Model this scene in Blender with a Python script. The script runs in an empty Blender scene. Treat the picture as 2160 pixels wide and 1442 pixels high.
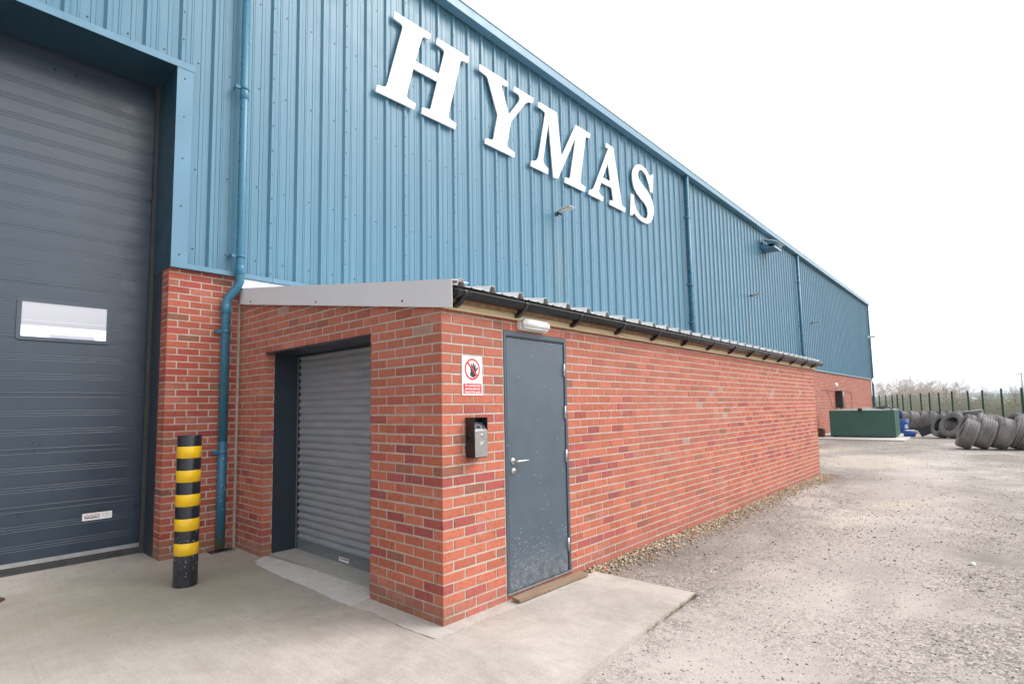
# recreated scene: brick lean-to against a blue clad warehouse
import bpy, bmesh, math, random
import numpy as np
from mathutils import Vector, Matrix
from mathutils.geometry import tessellate_polygon
R = math.radians
rng = random.Random(7)
nrg = np.random.default_rng(11)
C = bpy.context.scene.collection
scene = bpy.context.scene

# ------------------------------------------------------------------ camera
CAM = Vector((-2.6371, -2.9764, 1.514))
yaw, pit, rol = 0.7412, 0.085, -0.0163
fw = Vector((math.cos(pit)*math.cos(yaw), math.cos(pit)*math.sin(yaw), math.sin(pit)))
rt = Vector((math.sin(yaw), -math.cos(yaw), 0))
up = rt.cross(fw)
r2 = rt*math.cos(rol) + up*math.sin(rol)
u2 = -rt*math.sin(rol) + up*math.cos(rol)
cd = bpy.data.cameras.new('camera'); cam = bpy.data.objects.new('camera', cd); C.objects.link(cam)
cam.matrix_world = Matrix(((r2.x, u2.x, -fw.x, CAM.x), (r2.y, u2.y, -fw.y, CAM.y), (r2.z, u2.z, -fw.z, CAM.z), (0, 0, 0, 1)))
cd.sensor_width = 36; cd.lens = 1151.06/2160*36
cd.shift_x = 28.2/2160; cd.shift_y = 42.4/2160
cd.clip_start = 0.05; cd.clip_end = 6000
scene.camera = cam
# ------------------------------------------------------------------ sky and sun
SUN_AZ, SUN_EL = R(-48), R(46)      # azimuth of the sun measured from +X towards +Y
w = bpy.data.worlds.new('World'); scene.world = w; w.use_nodes = True
wt = w.node_tree; bg = wt.nodes['Background']
sky = wt.nodes.new('ShaderNodeTexSky'); sky.sky_type = 'NISHITA'; sky.sun_disc = False
sky.sun_elevation = SUN_EL; sky.sun_rotation = R(90) - SUN_AZ
sky.air_density = 1.0; sky.dust_density = 6.0; sky.ozone_density = 1.0
hs = wt.nodes.new('ShaderNodeHueSaturation'); hs.inputs['Saturation'].default_value = 0.10
mx = wt.nodes.new('ShaderNodeMix'); mx.data_type = 'RGBA'; mx.inputs[0].default_value = 0.72
mx.inputs[7].default_value = (9.6, 9.8, 10.2, 1)      # even cloud layer in front of the clear sky
wt.links.new(sky.outputs[0], hs.inputs['Color']); wt.links.new(hs.outputs[0], mx.inputs[6])
tc = wt.nodes.new('ShaderNodeTexCoord'); vd = wt.nodes.new('ShaderNodeVectorMath'); vd.operation = 'DOT_PRODUCT'
vd.inputs[1].default_value = Vector((.80, -.50, .33)).normalized(); mr = wt.nodes.new('ShaderNodeMapRange')   # gradient added to the sky: dims light from the left, lifts the right
mr.inputs[1].default_value = -.85; mr.inputs[2].default_value = .75; mr.inputs[3].default_value = .26; mr.inputs[4].default_value = 1.38
wt.links.new(tc.outputs['Generated'], vd.inputs[0]); wt.links.new(vd.outputs['Value'], mr.inputs[0])
vm = wt.nodes.new('ShaderNodeVectorMath'); vm.operation = 'SCALE'; wt.links.new(mx.outputs[2], vm.inputs[0]); wt.links.new(mr.outputs[0], vm.inputs['Scale'])
wt.links.new(vm.outputs[0], bg.inputs['Color']); bg.inputs['Strength'].default_value = 0.12
sd = bpy.data.lights.new('sun', 'SUN'); sun = bpy.data.objects.new('sun', sd); C.objects.link(sun)
sd.energy = .95; sd.angle = R(30); sd.color = (1.0, 0.96, 0.9)
sv = Vector((math.cos(SUN_EL)*math.cos(SUN_AZ), math.cos(SUN_EL)*math.sin(SUN_AZ), math.sin(SUN_EL)))
sun.rotation_euler = (-sv).to_track_quat('-Z', 'Y').to_euler()
sun.location = (0, -10, 30)
scene.view_settings.view_transform = 'Standard'; scene.view_settings.look = 'None'
scene.view_settings.exposure = 0.70; scene.view_settings.gamma = 1

# ------------------------------------------------------------------ helpers
def link(o, parent=None):
    C.objects.link(o)
    if parent is not None: o.parent = parent
    return o
def tag(o, label=None, cat=None, group=None, kind=None):
    if label: o['label'] = label
    if cat: o['category'] = cat
    if group: o['group'] = group
    if kind: o['kind'] = kind
    return o
def empty(name, loc=(0, 0, 0), rz=0):
    o = bpy.data.objects.new(name, None); o.empty_display_size = .1
    link(o); o.location = loc; o.rotation_euler = (0, 0, rz); return o
def copy_tree(o, parent=None):
    c = o.copy(); C.objects.link(c)
    if parent is not None: c.parent = parent
    for ch in list(o.children): copy_tree(ch, c)
    return c
class MB:
    """collects faces; build() links them as one mesh object"""
    def __init__(s): s.v = []; s.f = []; s.m = []; s.sm = []; s.c = []; s.T = None
    def add(s, vs, fs, mi=0, smooth=False, col=None):
        b = len(s.v)
        s.v += [tuple(s.T @ Vector(v)) if s.T else tuple(v) for v in vs]
        s.f += [tuple(i+b for i in f) for f in fs]; s.m += [mi]*len(fs); s.sm += [smooth]*len(fs); s.c += [col]*len(fs)
    def box(s, a, b, mi=0, col=None, bev=0):
        x0, y0, z0 = min(a[0], b[0]), min(a[1], b[1]), min(a[2], b[2]); x1, y1, z1 = max(a[0], b[0]), max(a[1], b[1]), max(a[2], b[2])
        if bev:
            bm = bmesh.new(); bmesh.ops.create_cube(bm, size=1)
            for v in bm.verts: v.co = Vector(((x0+x1)/2+v.co.x*(x1-x0), (y0+y1)/2+v.co.y*(y1-y0), (z0+z1)/2+v.co.z*(z1-z0)))
            bmesh.ops.bevel(bm, geom=bm.edges[:], offset=bev, segments=2, affect='EDGES', profile=.5)
            s.bm(bm, mi, col=col); return
        s.add([(x0,y0,z0),(x1,y0,z0),(x1,y1,z0),(x0,y1,z0),(x0,y0,z1),(x1,y0,z1),(x1,y1,z1),(x0,y1,z1)],
              [(0,3,2,1),(4,5,6,7),(0,1,5,4),(1,2,6,5),(2,3,7,6),(3,0,4,7)], mi, col=col)
    def bm(s, bm, mi=0, smooth=False, col=None):
        bm.verts.ensure_lookup_table(); bm.verts.index_update()
        s.add([v.co[:] for v in bm.verts], [[v.index for v in f.verts] for f in bm.faces], mi, smooth, col); bm.free()
    def prism(s, pts, d, mi=0, holes=()):
        """pts: 3-D outline (planar), extruded along vector d; holes likewise"""
        d = Vector(d); loops = [[Vector(q) for q in pts]] + [[Vector(q) for q in h] for h in holes]
        tri = tessellate_polygon(loops); flat = [q for l in loops for q in l]; n = len(flat)
        vs = [q[:] for q in flat] + [(q+d)[:] for q in flat]
        fs = []
        if tri:
            a, b, c = (flat[i] for i in tri[0]); nrm = (b-a).cross(c-a)
            fl = nrm.dot(d) > 0
            fs += [(t[2], t[1], t[0]) if fl else tuple(t) for t in tri]
            fs += [(t[0]+n, t[1]+n, t[2]+n) if fl else (t[2]+n, t[1]+n, t[0]+n) for t in tri]
        o = 0
        for l in loops:
            k = len(l)
            for i in range(k):
                j = (i+1) % k; fs.append((o+i, o+j, o+j+n, o+i+n))
            o += k
        s.add(vs, fs, mi)
    def tube(s, path, r, seg=10, mi=0, smooth=True, caps=True):
        path = [Vector(q) for q in path]; rs = r if isinstance(r, (list, tuple)) else [r]*len(path)
        vs = []; fs = []; prev = None
        for i, q in enumerate(path):
            t = (path[min(i+1, len(path)-1)] - path[max(i-1, 0)]).normalized()
            if prev is None:
                a = Vector((0, 0, 1)) if abs(t.z) < .9 else Vector((1, 0, 0)); x = t.cross(a).normalized()
            else: x = (prev - t*prev.dot(t)).normalized()
            prev = x; y = t.cross(x)
            # mitre radius keeps the tube width through bends
            vs += [(q + (x*math.cos(2*math.pi*k/seg) + y*math.sin(2*math.pi*k/seg))*rs[i])[:] for k in range(seg)]
        for i in range(len(path)-1):
            for k in range(seg):
                a = i*seg+k; b = i*seg+(k+1) % seg; fs.append((a, b, b+seg, a+seg))
        s.add(vs, fs, mi, smooth)
        if caps:
            n = (len(path)-1)*seg
            b0 = len(s.v)-len(vs)
            s.f += [tuple(b0+k for k in range(seg))[::-1], tuple(b0+n+k for k in range(seg))]; s.m += [mi]*2; s.sm += [False]*2; s.c += [None]*2
    def lathe(s, prof, axis, origin, seg=32, mi=0, smooth=True, closed=False):
        """prof: list of (radius, height) along axis"""
        ax = Vector(axis).normalized(); a = Vector((0, 0, 1)) if abs(ax.z) < .9 else Vector((1, 0, 0))
        x = ax.cross(a).normalized(); y = ax.cross(x); o = Vector(origin); vs = []; fs = []
        for (r, h) in prof:
            vs += [(o + ax*h + (x*math.cos(2*math.pi*k/seg)+y*math.sin(2*math.pi*k/seg))*r)[:] for k in range(seg)]
        n = len(prof)
        for i in range(n if closed else n-1):
            for k in range(seg):
                j = (i+1) % n; fs.append((i*seg+k, i*seg+(k+1) % seg, j*seg+(k+1) % seg, j*seg+k))
        s.add(vs, fs, mi, smooth)
    def build(s, name, mats, parent=None, recalc=True, attr=False):
        me = bpy.data.meshes.new(name); me.from_pydata(s.v, [], s.f); me.update()
        if not isinstance(mats, (list, tuple)): mats = [mats]
        for m in mats: me.materials.append(m)
        me.polygons.foreach_set('material_index', s.m); me.polygons.foreach_set('use_smooth', s.sm)
        if attr:
            ca = me.color_attributes.new('tint', 'FLOAT_COLOR', 'CORNER'); buf = np.zeros((len(me.loops), 4), np.float32); i = 0
            for f, c in zip(s.f, s.c):
                buf[i:i+len(f)] = (c or (.5, .5, .5)) + (1,) if c else (.5, .5, .5, 1); i += len(f)
            ca.data.foreach_set('color', buf.ravel())
        if recalc:
            bm = bmesh.new(); bm.from_mesh(me); bmesh.ops.recalc_face_normals(bm, faces=bm.faces); bm.to_mesh(me); bm.free()
        o = bpy.data.objects.new(name, me); link(o, parent)
        return o

# ------------------------------------------------------------------ materials
def mat(name, col=(.5, .5, .5), rough=.6, metal=0, spec=.5, noise=0, nscale=8, bump=0, bscale=60, coat=0):
    m = bpy.data.materials.new(name); m.use_nodes = True; t = m.node_tree; b = t.nodes['Principled BSDF']
    b.inputs['Base Color'].default_value = (*col, 1); b.inputs['Roughness'].default_value = rough
    b.inputs['Metallic'].default_value = metal; b.inputs['Specular IOR Level'].default_value = spec
    if coat: b.inputs['Coat Weight'].default_value = coat
    g = G(m)
    if noise:
        n = g.noise(nscale, 5, .6)
        ra = g.ramp(n, [(.3, tuple(c*(1-noise) for c in col)), (.7, tuple(min(1, c*(1+noise)) for c in col))])
        g.link(ra, b.inputs['Base Color'])
        g.link(g.maprange(n, .3, .7, max(.02, rough-.08), min(1, rough+.08)), b.inputs['Roughness'])
    if bump: g.bump(g.noise(bscale, 4, .6), bump)
    return m
class G:
    """small node-graph helper"""
    def __init__(s, m):
        s.m = m; s.t = m.node_tree; s.b = s.t.nodes['Principled BSDF']; s.co = None; s.lastn = None
    def link(s, a, b): s.t.links.new(a, b)
    def n(s, k): return s.t.nodes.new(k)
    def coord(s, kind='Object', scale=(1, 1, 1), rot=(0, 0, 0), loc=(0, 0, 0)):
        if kind == 'Position': c = s.n('ShaderNodeNewGeometry').outputs['Position']
        else: c = s.n('ShaderNodeTexCoord').outputs[kind]
        mp = s.n('ShaderNodeMapping'); mp.inputs['Scale'].default_value = scale; mp.inputs['Rotation'].default_value = rot; mp.inputs['Location'].default_value = loc
        s.link(c, mp.inputs['Vector']); return mp.outputs[0]
    def noise(s, scale, detail=4, rough=.5, vec=None, dist=0):
        n = s.n('ShaderNodeTexNoise'); n.inputs['Scale'].default_value = scale; n.inputs['Detail'].default_value = detail
        n.inputs['Roughness'].default_value = rough; n.inputs['Distortion'].default_value = dist
        if vec is None:
            vec = s.coord('Position')
        s.link(vec, n.inputs['Vector']); return n.outputs['Fac']
    def voro(s, scale, feature='F1', vec=None, out='Distance', rnd=1):
        n = s.n('ShaderNodeTexVoronoi'); n.feature = feature; n.inputs['Scale'].default_value = scale; n.inputs['Randomness'].default_value = rnd
        if vec is None: vec = s.coord('Position')
        s.link(vec, n.inputs['Vector']); return n.outputs[out]
    def ramp(s, f, stops, interp='LINEAR'):
        r = s.n('ShaderNodeValToRGB'); r.color_ramp.interpolation = interp; e = r.color_ramp.elements
        while len(e) > 1: e.remove(e[-1])
        e[0].position = stops[0][0]; e[0].color = s.c4(stops[0][1])
        for p, c in stops[1:]:
            k = e.new(p); k.color = s.c4(c)
        s.link(f, r.inputs[0]); return r.outputs[0]
    def c4(s, c): return (c, c, c, 1) if isinstance(c, (int, float)) else (*c[:3], 1)
    def maprange(s, f, a, b, c, d):
        n = s.n('ShaderNodeMapRange'); n.inputs[1].default_value = a; n.inputs[2].default_value = b; n.inputs[3].default_value = c; n.inputs[4].default_value = d
        s.link(f, n.inputs[0]); return n.outputs[0]
    def math(s, op, a, b=None, clamp=False):
        n = s.n('ShaderNodeMath'); n.operation = op; n.use_clamp = clamp
        for i, q in enumerate((a, b)):
            if q is None: continue
            if isinstance(q, (int, float)): n.inputs[i].default_value = q
            else: s.link(q, n.inputs[i])
        return n.outputs[0]
    def mix(s, f, a, b, blend='MIX'):
        n = s.n('ShaderNodeMix'); n.data_type = 'RGBA'; n.blend_type = blend
        for i, q in ((0, f), (6, a), (7, b)):
            if isinstance(q, (int, float)): n.inputs[i].default_value = q if i == 0 else (q, q, q, 1)
            elif isinstance(q, tuple): n.inputs[i].default_value = s.c4(q)
            else: s.link(q, n.inputs[i])
        return n.outputs[2]
    def sep(s, vec, axis):
        n = s.n('ShaderNodeSeparateXYZ'); s.link(vec, n.inputs[0]); return n.outputs[axis]
    def pos(s, axis):
        return s.sep(s.n('ShaderNodeNewGeometry').outputs['Position'], axis)
    def bump(s, h, strength=.3, dist=.01):
        n = s.n('ShaderNodeBump'); n.inputs['Strength'].default_value = strength; n.inputs['Distance'].default_value = dist
        s.link(h, n.inputs['Height'])
        if s.lastn is not None: s.link(s.lastn, n.inputs['Normal'])
        s.lastn = n.outputs[0]; s.link(s.lastn, s.b.inputs['Normal'])
    def base(s, c): s.link(c, s.b.inputs['Base Color'])
    def rough(s, c): s.link(c, s.b.inputs['Roughness'])

def splash_damp(g, c):
    # greenish damp at the foot of the walls and white paint spots beside the blue pipe
    foot = g.math('ADD', g.pos(2), g.math('MULTIPLY', g.math('SUBTRACT', g.noise(5, 4, .7), .5), .35))
    c = g.mix(g.math('MULTIPLY', g.maprange(foot, .02, .22, .55, 0), g.maprange(g.pos(0), -.1, .3, 1, .25)), c, (.20, .16, .10))
    near = g.math('MULTIPLY', g.math('MULTIPLY', g.math('GREATER_THAN', g.pos(1), 3.4), g.math('LESS_THAN', g.pos(0), .01)), g.math('GREATER_THAN', g.pos(0), -.75))
    near = g.math('MULTIPLY', near, g.maprange(g.pos(0), -.7, -.1, .03, .24)); near = g.math('MULTIPLY', near, g.maprange(g.math('ABSOLUTE', g.math('SUBTRACT', g.pos(2), .6)), .3, .75, 1, 0))
    k = g.sep(g.voro(48, 'F1', out='Color'), 1)
    dot = g.math('MULTIPLY', g.math('LESS_THAN', k, near), g.math('LESS_THAN', g.voro(48, 'F1'), g.maprange(k, 0, .2, .42, .2)))
    return g.mix(dot, c, (.66, .62, .58))
def m_brick():
    m = mat('brick', rough=.85, spec=.25); g = G(m)
    a = g.n('ShaderNodeAttribute'); a.attribute_name = 'tint'
    v = g.coord('Position')
    mot = g.noise(38, 5, .65, v)
    c = g.mix(g.maprange(mot, .3, .7, 0, .55), a.outputs['Color'], (.76, .55, .47), 'MULTIPLY')
    pits = g.ramp(g.noise(170, 3, .7, v), [(.60, 0), (.66, 1)])
    c = g.mix(g.math('MULTIPLY', pits, .55), c, (.10, .045, .035))
    # short vertical drag cracks
    vs = g.coord('Position', (38, 38, 5))
    cr = g.ramp(g.voro(1.0, 'DISTANCE_TO_EDGE', g.coord('Position', (16, 16, 16))), [(0, 1), (.035, 0)])
    cr = g.math('MULTIPLY', cr, g.ramp(g.noise(1, 2, .5, vs), [(.5, 0), (.56, 1)]))
    cr = g.math('MULTIPLY', cr, g.maprange(g.pos(2), 1.55, 1.75, .75, .15))
    c = g.mix(cr, c, (.07, .03, .03))
    # mortar smears and lime bloom
    sm = g.ramp(g.noise(22, 6, .75, v), [(.63, 0), (.70, 1)])
    c = g.mix(g.math('MULTIPLY', sm, .65), c, (.66, .56, .49))
    bl = g.ramp(g.noise(1.6, 4, .6, g.coord('Position', (1, 1, 2.4))), [(.56, 0), (.72, 1)])
    c = g.mix(g.math('MULTIPLY', bl, .14), c, (.70, .60, .56))
    c = splash_damp(g, c)
    g.base(c); g.bump(mot, .35, .004); g.bump(cr, -.5, .004)
    return m
def m_mortar():
    m = mat('mortar', rough=.95, spec=.1); g = G(m)
    c = g.ramp(g.noise(7, 5, .7), [(.3, (.41, .375, .315)), (.55, (.51, .47, .405)), (.75, (.61, .57, .51))])
    g.base(splash_damp(g, c)); g.bump(g.noise(150, 4, .7), .5, .004); return m
def m_clad():
    m = mat('blue_cladding', (.18, .37, .52), .36, spec=.5); g = G(m)
    st = g.noise(1, 4, .6, g.coord('Position', (9, 9, .35)))
    c = g.ramp(st, [(.3, (.070, .188, .275)), (.7, (.092, .222, .314))])
    # rust-green runs below the floodlights
    for xc_, zt_ in ((6.30, 5.35), (18.1, 5.3), (26.75, 5.2)):
        dx = g.math('ABSOLUTE', g.math('SUBTRACT', g.pos(0), xc_)); f = g.math('MULTIPLY', g.maprange(dx, .10, .34, 1, 0), g.maprange(g.pos(2), zt_-.9, zt_, 1, 0))
        f = g.math('MULTIPLY', f, g.ramp(g.noise(1, 3, .6, g.coord('Position', (22, 22, .5))), [(.48, 0), (.6, 1)]))
        c = g.mix(g.math('MULTIPLY', f, .5), c, (.26, .25, .13))
    # pale weather bloom in soft streaks, and a few algae runs
    al = g.ramp(g.noise(1, 3, .6, g.coord('Position', (6, 6, .12), loc=(3, 0, 0))), [(.70, 0), (.80, 1)])
    c = g.mix(g.math('MULTIPLY', al, .22), c, (.22, .27, .16))
    g.base(c); g.rough(g.maprange(g.noise(3, 4, .6), .3, .7, .28, .42)); g.bump(g.noise(2.2, 2, .5), .08, .02)
    return m
def m_concrete(name, a, b, c3, streak=(48, 2.2, 1), grn=0):
    m = mat(name, rough=.9, spec=.2); g = G(m)
    big = g.noise(.9, 6, .65, dist=.6)
    c = g.ramp(big, [(.3, a), (.5, b), (.7, c3)])
    s1 = g.noise(1, 3, .55, g.coord('Position', streak, rot=(0, 0, R(-9))))
    c = g.mix(g.maprange(s1, .35, .65, 0, .22), c, (.66, .62, .58), 'MULTIPLY')
    sc = g.ramp(g.noise(1, 3, .6, g.coord('Position', (2.5, 90, 1), rot=(0, 0, R(-38)))), [(.66, 0), (.72, 1)])
    c = g.mix(g.math('MULTIPLY', sc, .35), c, (.66, .63, .59))
    ln = g.ramp(g.noise(1, 2, .5, g.coord('Position', (streak[0]*3.2, streak[1]*1.1, 1), rot=(0, 0, R(-7)))), [(.60, 0), (.68, 1)])
    ln = g.math('MULTIPLY', ln, g.ramp(g.noise(1.3, 4, .6, g.coord('Position', loc=(2, 7, 0))), [(.42, 0), (.60, .55)]))
    c = g.mix(ln, c, (.70, .66, .62))
    fine = g.noise(75, 5, .8)
    c = g.mix(g.maprange(fine, .38, .66, 0, .50), c, (.55, .51, .47), 'MULTIPLY')
    med = g.noise(6.5, 6, .72, dist=.3)
    c = g.mix(g.maprange(med, .36, .66, 0, .34), c, (.62, .585, .54), 'MULTIPLY')
    sp = g.ramp(g.noise(34, 5, .8), [(.68, 0), (.76, 1)])
    c = g.mix(g.math('MULTIPLY', sp, .4), c, (.72, .69, .65))
    st = g.ramp(g.noise(2.7, 5, .7, g.coord('Position', loc=(4, 2, 0))), [(.55, 0), (.72, 1)])
    c = g.mix(g.math('MULTIPLY', st, .25), c, (.31, .27, .22))
    if grn:
        # green-brown damp film near the inner corner by the bollard
        dx = g.math('MULTIPLY', g.math('SUBTRACT', g.pos(0), -1.0), .8); dy = g.math('SUBTRACT', g.pos(1), 2.35)
        dd = g.math('SQRT', g.math('ADD', g.math('MULTIPLY', dx, dx), g.math('MULTIPLY', dy, dy)))
        dd = g.math('ADD', dd, g.math('MULTIPLY', g.noise(1.8, 5, .7), 1.3))
        f = g.maprange(dd, 1.0, 2.7, .66, 0)
        c = g.mix(f, c, (.255, .235, .17))
    g.base(c); g.bump(s1, .12, .004); g.bump(fine, .25, .003); g.rough(g.maprange(big, .3, .7, .75, .95)); return m
def m_gravel():
    m = mat('gravel_dust', rough=.95, spec=.15); g = G(m)
    big = g.noise(.35, 6, .62, g.coord('Position', (.6, 1.2, 1), rot=(0, 0, R(8))), dist=.5)
    c = g.ramp(big, [(.40, (.19, .168, .152)), (.48, (.265, .236, .214)), (.54, (.375, .335, .305)), (.66, (.46, .415, .38))])
    gs = g.math('ADD', g.math('MULTIPLY', g.sep(g.voro(95, 'F1', out='Color'), 0), .6), g.math('MULTIPLY', g.sep(g.voro(38, 'F1', out='Color'), 1), .4))
    gc = g.ramp(gs, [(.05, (.07, .067, .067)), (.32, (.19, .17, .155)), (.62, (.32, .285, .255)), (.85, (.52, .47, .42)), (.97, (.44, .27, .21))])
    gm = g.ramp(g.noise(.8, 5, .7, g.coord('Position', loc=(9, 1, 0))), [(.42, .12), (.58, .95)])
    c = g.mix(gm, c, gc)
    X_, Y_ = g.pos(0), g.pos(1)
    wob = g.math('MULTIPLY', g.math('SUBTRACT', g.noise(.8, 5, .65), .5), 1.7)
    trk = g.math('ABSOLUTE', g.math('ADD', g.math('ADD', Y_, 1.72), g.math('ADD', wob, g.math('MULTIPLY', g.math('SINE', g.math('MULTIPLY', X_, .35)), .25))))
    trk = g.maprange(trk, .35, .85, .62, 0)
    c = g.mix(g.math('MULTIPLY', trk, g.maprange(g.noise(60, 4, .7), .3, .62, 1, .35)), c, (.50, .447, .415))
    ex = g.math('MULTIPLY', g.math('SUBTRACT', X_, 14.8), .48); ey = g.math('MULTIPLY', g.math('ADD', Y_, g.math('ADD', .3, wob)), .85)
    el = g.math('SQRT', g.math('ADD', g.math('MULTIPLY', ex, ex), g.math('MULTIPLY', ey, ey)))
    c = g.mix(g.maprange(el, .7, 1.15, .6, 0), c, (.54, .465, .385))
    tan = g.ramp(g.noise(.22, 4, .6, g.coord('Position', (.5, 1, 1), loc=(1.3, 5, 0))), [(.58, 0), (.68, 1)])
    c = g.mix(g.math('MULTIPLY', tan, .55), c, (.56, .47, .36))
    far = g.ramp(g.maprange(g.pos(0), 54, 64, 0, 1), [(0, 0), (1, 1)])
    grass = g.ramp(g.noise(.9, 5, .7), [(.3, (.10, .14, .045)), (.7, (.20, .23, .08))])
    c = g.mix(far, c, grass)
    g.base(c); g.bump(g.voro(95, 'F1'), .3, .006); g.bump(g.noise(9, 5, .7), .22, .02); return m
def m_stones():
    m = mat('stone', rough=.9, spec=.2); g = G(m)
    a = g.n('ShaderNodeAttribute'); a.attribute_name = 'tint'
    c = g.mix(g.maprange(g.noise(120, 3, .6), .3, .7, 0, .4), a.outputs['Color'], (.6, .58, .55), 'MULTIPLY'); g.base(c); return m
def m_splash(name, col, rough, hi, spec=.5, dens0=.0015, dens1=.17, zlow=.0, zhigh=.55, sc=105):
    """painted steel with white splash dots that thicken towards the foot"""
    m = mat(name, col, rough, spec=spec); g = G(m)
    c = g.ramp(g.noise(5, 5, .65), [(.3, tuple(q*.90 for q in col)), (.7, tuple(q*1.10 for q in col))])
    d = g.voro(sc, 'F1'); k = g.sep(g.voro(sc, 'F1', out='Color'), 1)
    dens = g.maprange(g.pos(2), zlow, zhigh, dens1, dens0)
    dens = g.math('MULTIPLY', dens, g.maprange(g.noise(4.0, 3, .6), .44, .62, .0, 2.1))
    on = g.math('LESS_THAN', k, dens); dot = g.math('MULTIPLY', on, g.math('LESS_THAN', d, g.maprange(k, 0, .2, .42, .18)))
    c = g.mix(dot, c, (.66, .65, .62))
    scuff = g.ramp(g.noise(1, 4, .7, g.coord('Position', (14, 14, 60), rot=(0, R(40), 0))), [(.70, 0), (.78, 1)])
    c = g.mix(g.math('MULTIPLY', scuff, .35), c, tuple(min(1, q*2+.1) for q in col))
    film = g.math('MULTIPLY', g.ramp(g.noise(14, 5, .7), [(.42, 0), (.7, 1)]), g.maprange(g.pos(2), .05, .38, .5 if 'bollard' not in name else .08, 0))
    c = g.mix(film, c, (.42, .41, .40))
    g.base(c); g.bump(g.noise(300, 2, .5), .05, .001); return m
def emis(name, col, st):
    m = mat(name, col, .3); b = m.node_tree.nodes['Principled BSDF']
    b.inputs['Emission Color'].default_value = (*col, 1); b.inputs['Emission Strength'].default_value = st; return m

M = dict(
 brick=m_brick(), mortar=m_mortar(), clad=m_clad(),
 reveal_shade=mat('reveal_shade_blue', (.014, .055, .088), .4, noise=.1, nscale=3), trim=mat('blue_trim', (.104, .233, .333), .35, noise=.07, nscale=3),  # reveal blue darkened: shade of the door recess put into the colour
 screw=mat('screw_head', (.012, .022, .04), .5), pipe=mat('blue_pipe', (.03, .155, .245), .30, noise=.04, nscale=6),
 pipefoot=None, slate=m_splash('slate_steel', (.075, .102, .13), .38, None),
 slateclean=mat('slate_frame', (.065, .085, .11), .42, noise=.12, nscale=5), jamb=mat('dark_jamb', (.022, .033, .05), .42, noise=.15, nscale=4),
 shutter=None, door=None, rubber=mat('rubber_seal', (.05, .05, .052), .75, noise=.3, nscale=12),
 alu=mat('aluminium', (.42, .43, .43), .4, metal=.6, noise=.12, nscale=14), steel=mat('stainless', (.58, .57, .55), .30, metal=.85, noise=.03, nscale=12),
 goose=mat('grey_flashing', (.74, .735, .755), .38, noise=.03, nscale=2), galv=mat('galvanised', (.60, .63, .66), .35, metal=.5, noise=.15, nscale=25),
 white=mat('white_paint', (.84, .84, .83), .4), whitep=mat('white_plastic', (.80, .81, .81), .3, noise=.03, nscale=9),
 roofw=mat('pale_roof_sheet', (.66, .67, .68), .5, noise=.08, nscale=8), dark=mat('dark_void', (.035, .026, .02), .9),
 closer=mat('eaves_timber', (.20, .12, .065), .9, noise=.4, nscale=18), black=mat('black_plastic', (.018, .019, .022), .32, noise=.2, nscale=7),
 wood=None, plank=None, red=mat('sign_red', (.62, .03, .04), .45), navy=mat('sign_black', (.012, .016, .03), .4),
 yellow=None, blackp=None, tyre=None, green=mat('tank_green', (.030, .105, .080), .42, noise=.14, nscale=1.8),
 greentop=mat('tank_top', (.26, .29, .25), .6, noise=.12, nscale=4), blue=mat('drum_blue', (.01, .09, .36), .4, noise=.15, nscale=5),
 post=mat('fence_green', (.012, .075, .05), .45), wire=mat('fence_wire', (.15, .21, .17), .6), bark_glare=mat('far_bark_glare', (.66, .58, .55), .9, noise=.15, nscale=.3), bark=mat('bark', (.33, .27, .22), .9, noise=.25, nscale=6),  # far bark lightened: sky glare over thin twigs put into the colour
 rust=mat('rust', (.09, .035, .015), .9, noise=.4, nscale=9), grey=mat('light_grey', (.40, .42, .43), .5), lamp=mat('lamp_lens', (.72, .70, .64), .2),
 conc=m_concrete('apron_concrete', (.40, .365, .335), (.51, .465, .425), (.62, .57, .525), grn=1),
 conc2=m_concrete('pale_concrete', (.60, .57, .55), (.655, .63, .61), (.70, .675, .66), streak=(3, 60, 1)),
 conc4=m_concrete('footing_concrete', (.52, .485, .45), (.57, .535, .50), (.62, .585, .55)),
 conc3=m_concrete('grey_screed', (.42, .415, .39), (.48, .475, .45), (.53, .525, .50)),
 gravel=m_gravel(), stone=m_stones(),
)
def m_wood(name, a, b, sc):
    m = mat(name, rough=.75, spec=.25); g = G(m)
    n = g.noise(1, 5, .65, g.coord('Position', sc), dist=.4)
    c = g.ramp(n, [(.3, a), (.7, b)])
    k = g.ramp(g.noise(1, 2, .5, g.coord('Position', (4.2, 9, 14))), [(.68, 0), (.74, 1)])
    c = g.mix(g.math('MULTIPLY', k, .5), c, tuple(q*.45 for q in a)); g.base(c); g.bump(n, .2, .003); return m
M['wood'] = m_wood('fascia_timber', (.46, .35, .21), (.60, .48, .31), (3, 20, 60))
M['plank'] = m_wood('weathered_plank', (.20, .13, .085), (.36, .26, .18), (2.5, 60, 40))
def m_yb():
    for key, col in (('yellow', (.82, .49, .005)), ('blackp', (.012, .014, .020))):
        M[key] = m_splash('bollard_'+key, col, .3, None, dens0=.006, dens1=.16, zhigh=.7, sc=110)
m_yb()
def m_tyre():
    m = mat('tyre_rubber', rough=.85, spec=.25); g = G(m)
    v = g.coord('Object')
    c = g.ramp(g.noise(3, 5, .7, v), [(.3, (.17, .163, .163)), (.7, (.34, .325, .32))])
    r = g.n('ShaderNodeObjectInfo').outputs['Random']
    c = g.mix(g.maprange(r, 0, 1, 0, .5), c, (.6, .57, .56), 'MULTIPLY'); g.base(c); g.bump(g.noise(40, 3, .6, v), .4, .01); return m
M['tyre'] = m_tyre()
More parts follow.
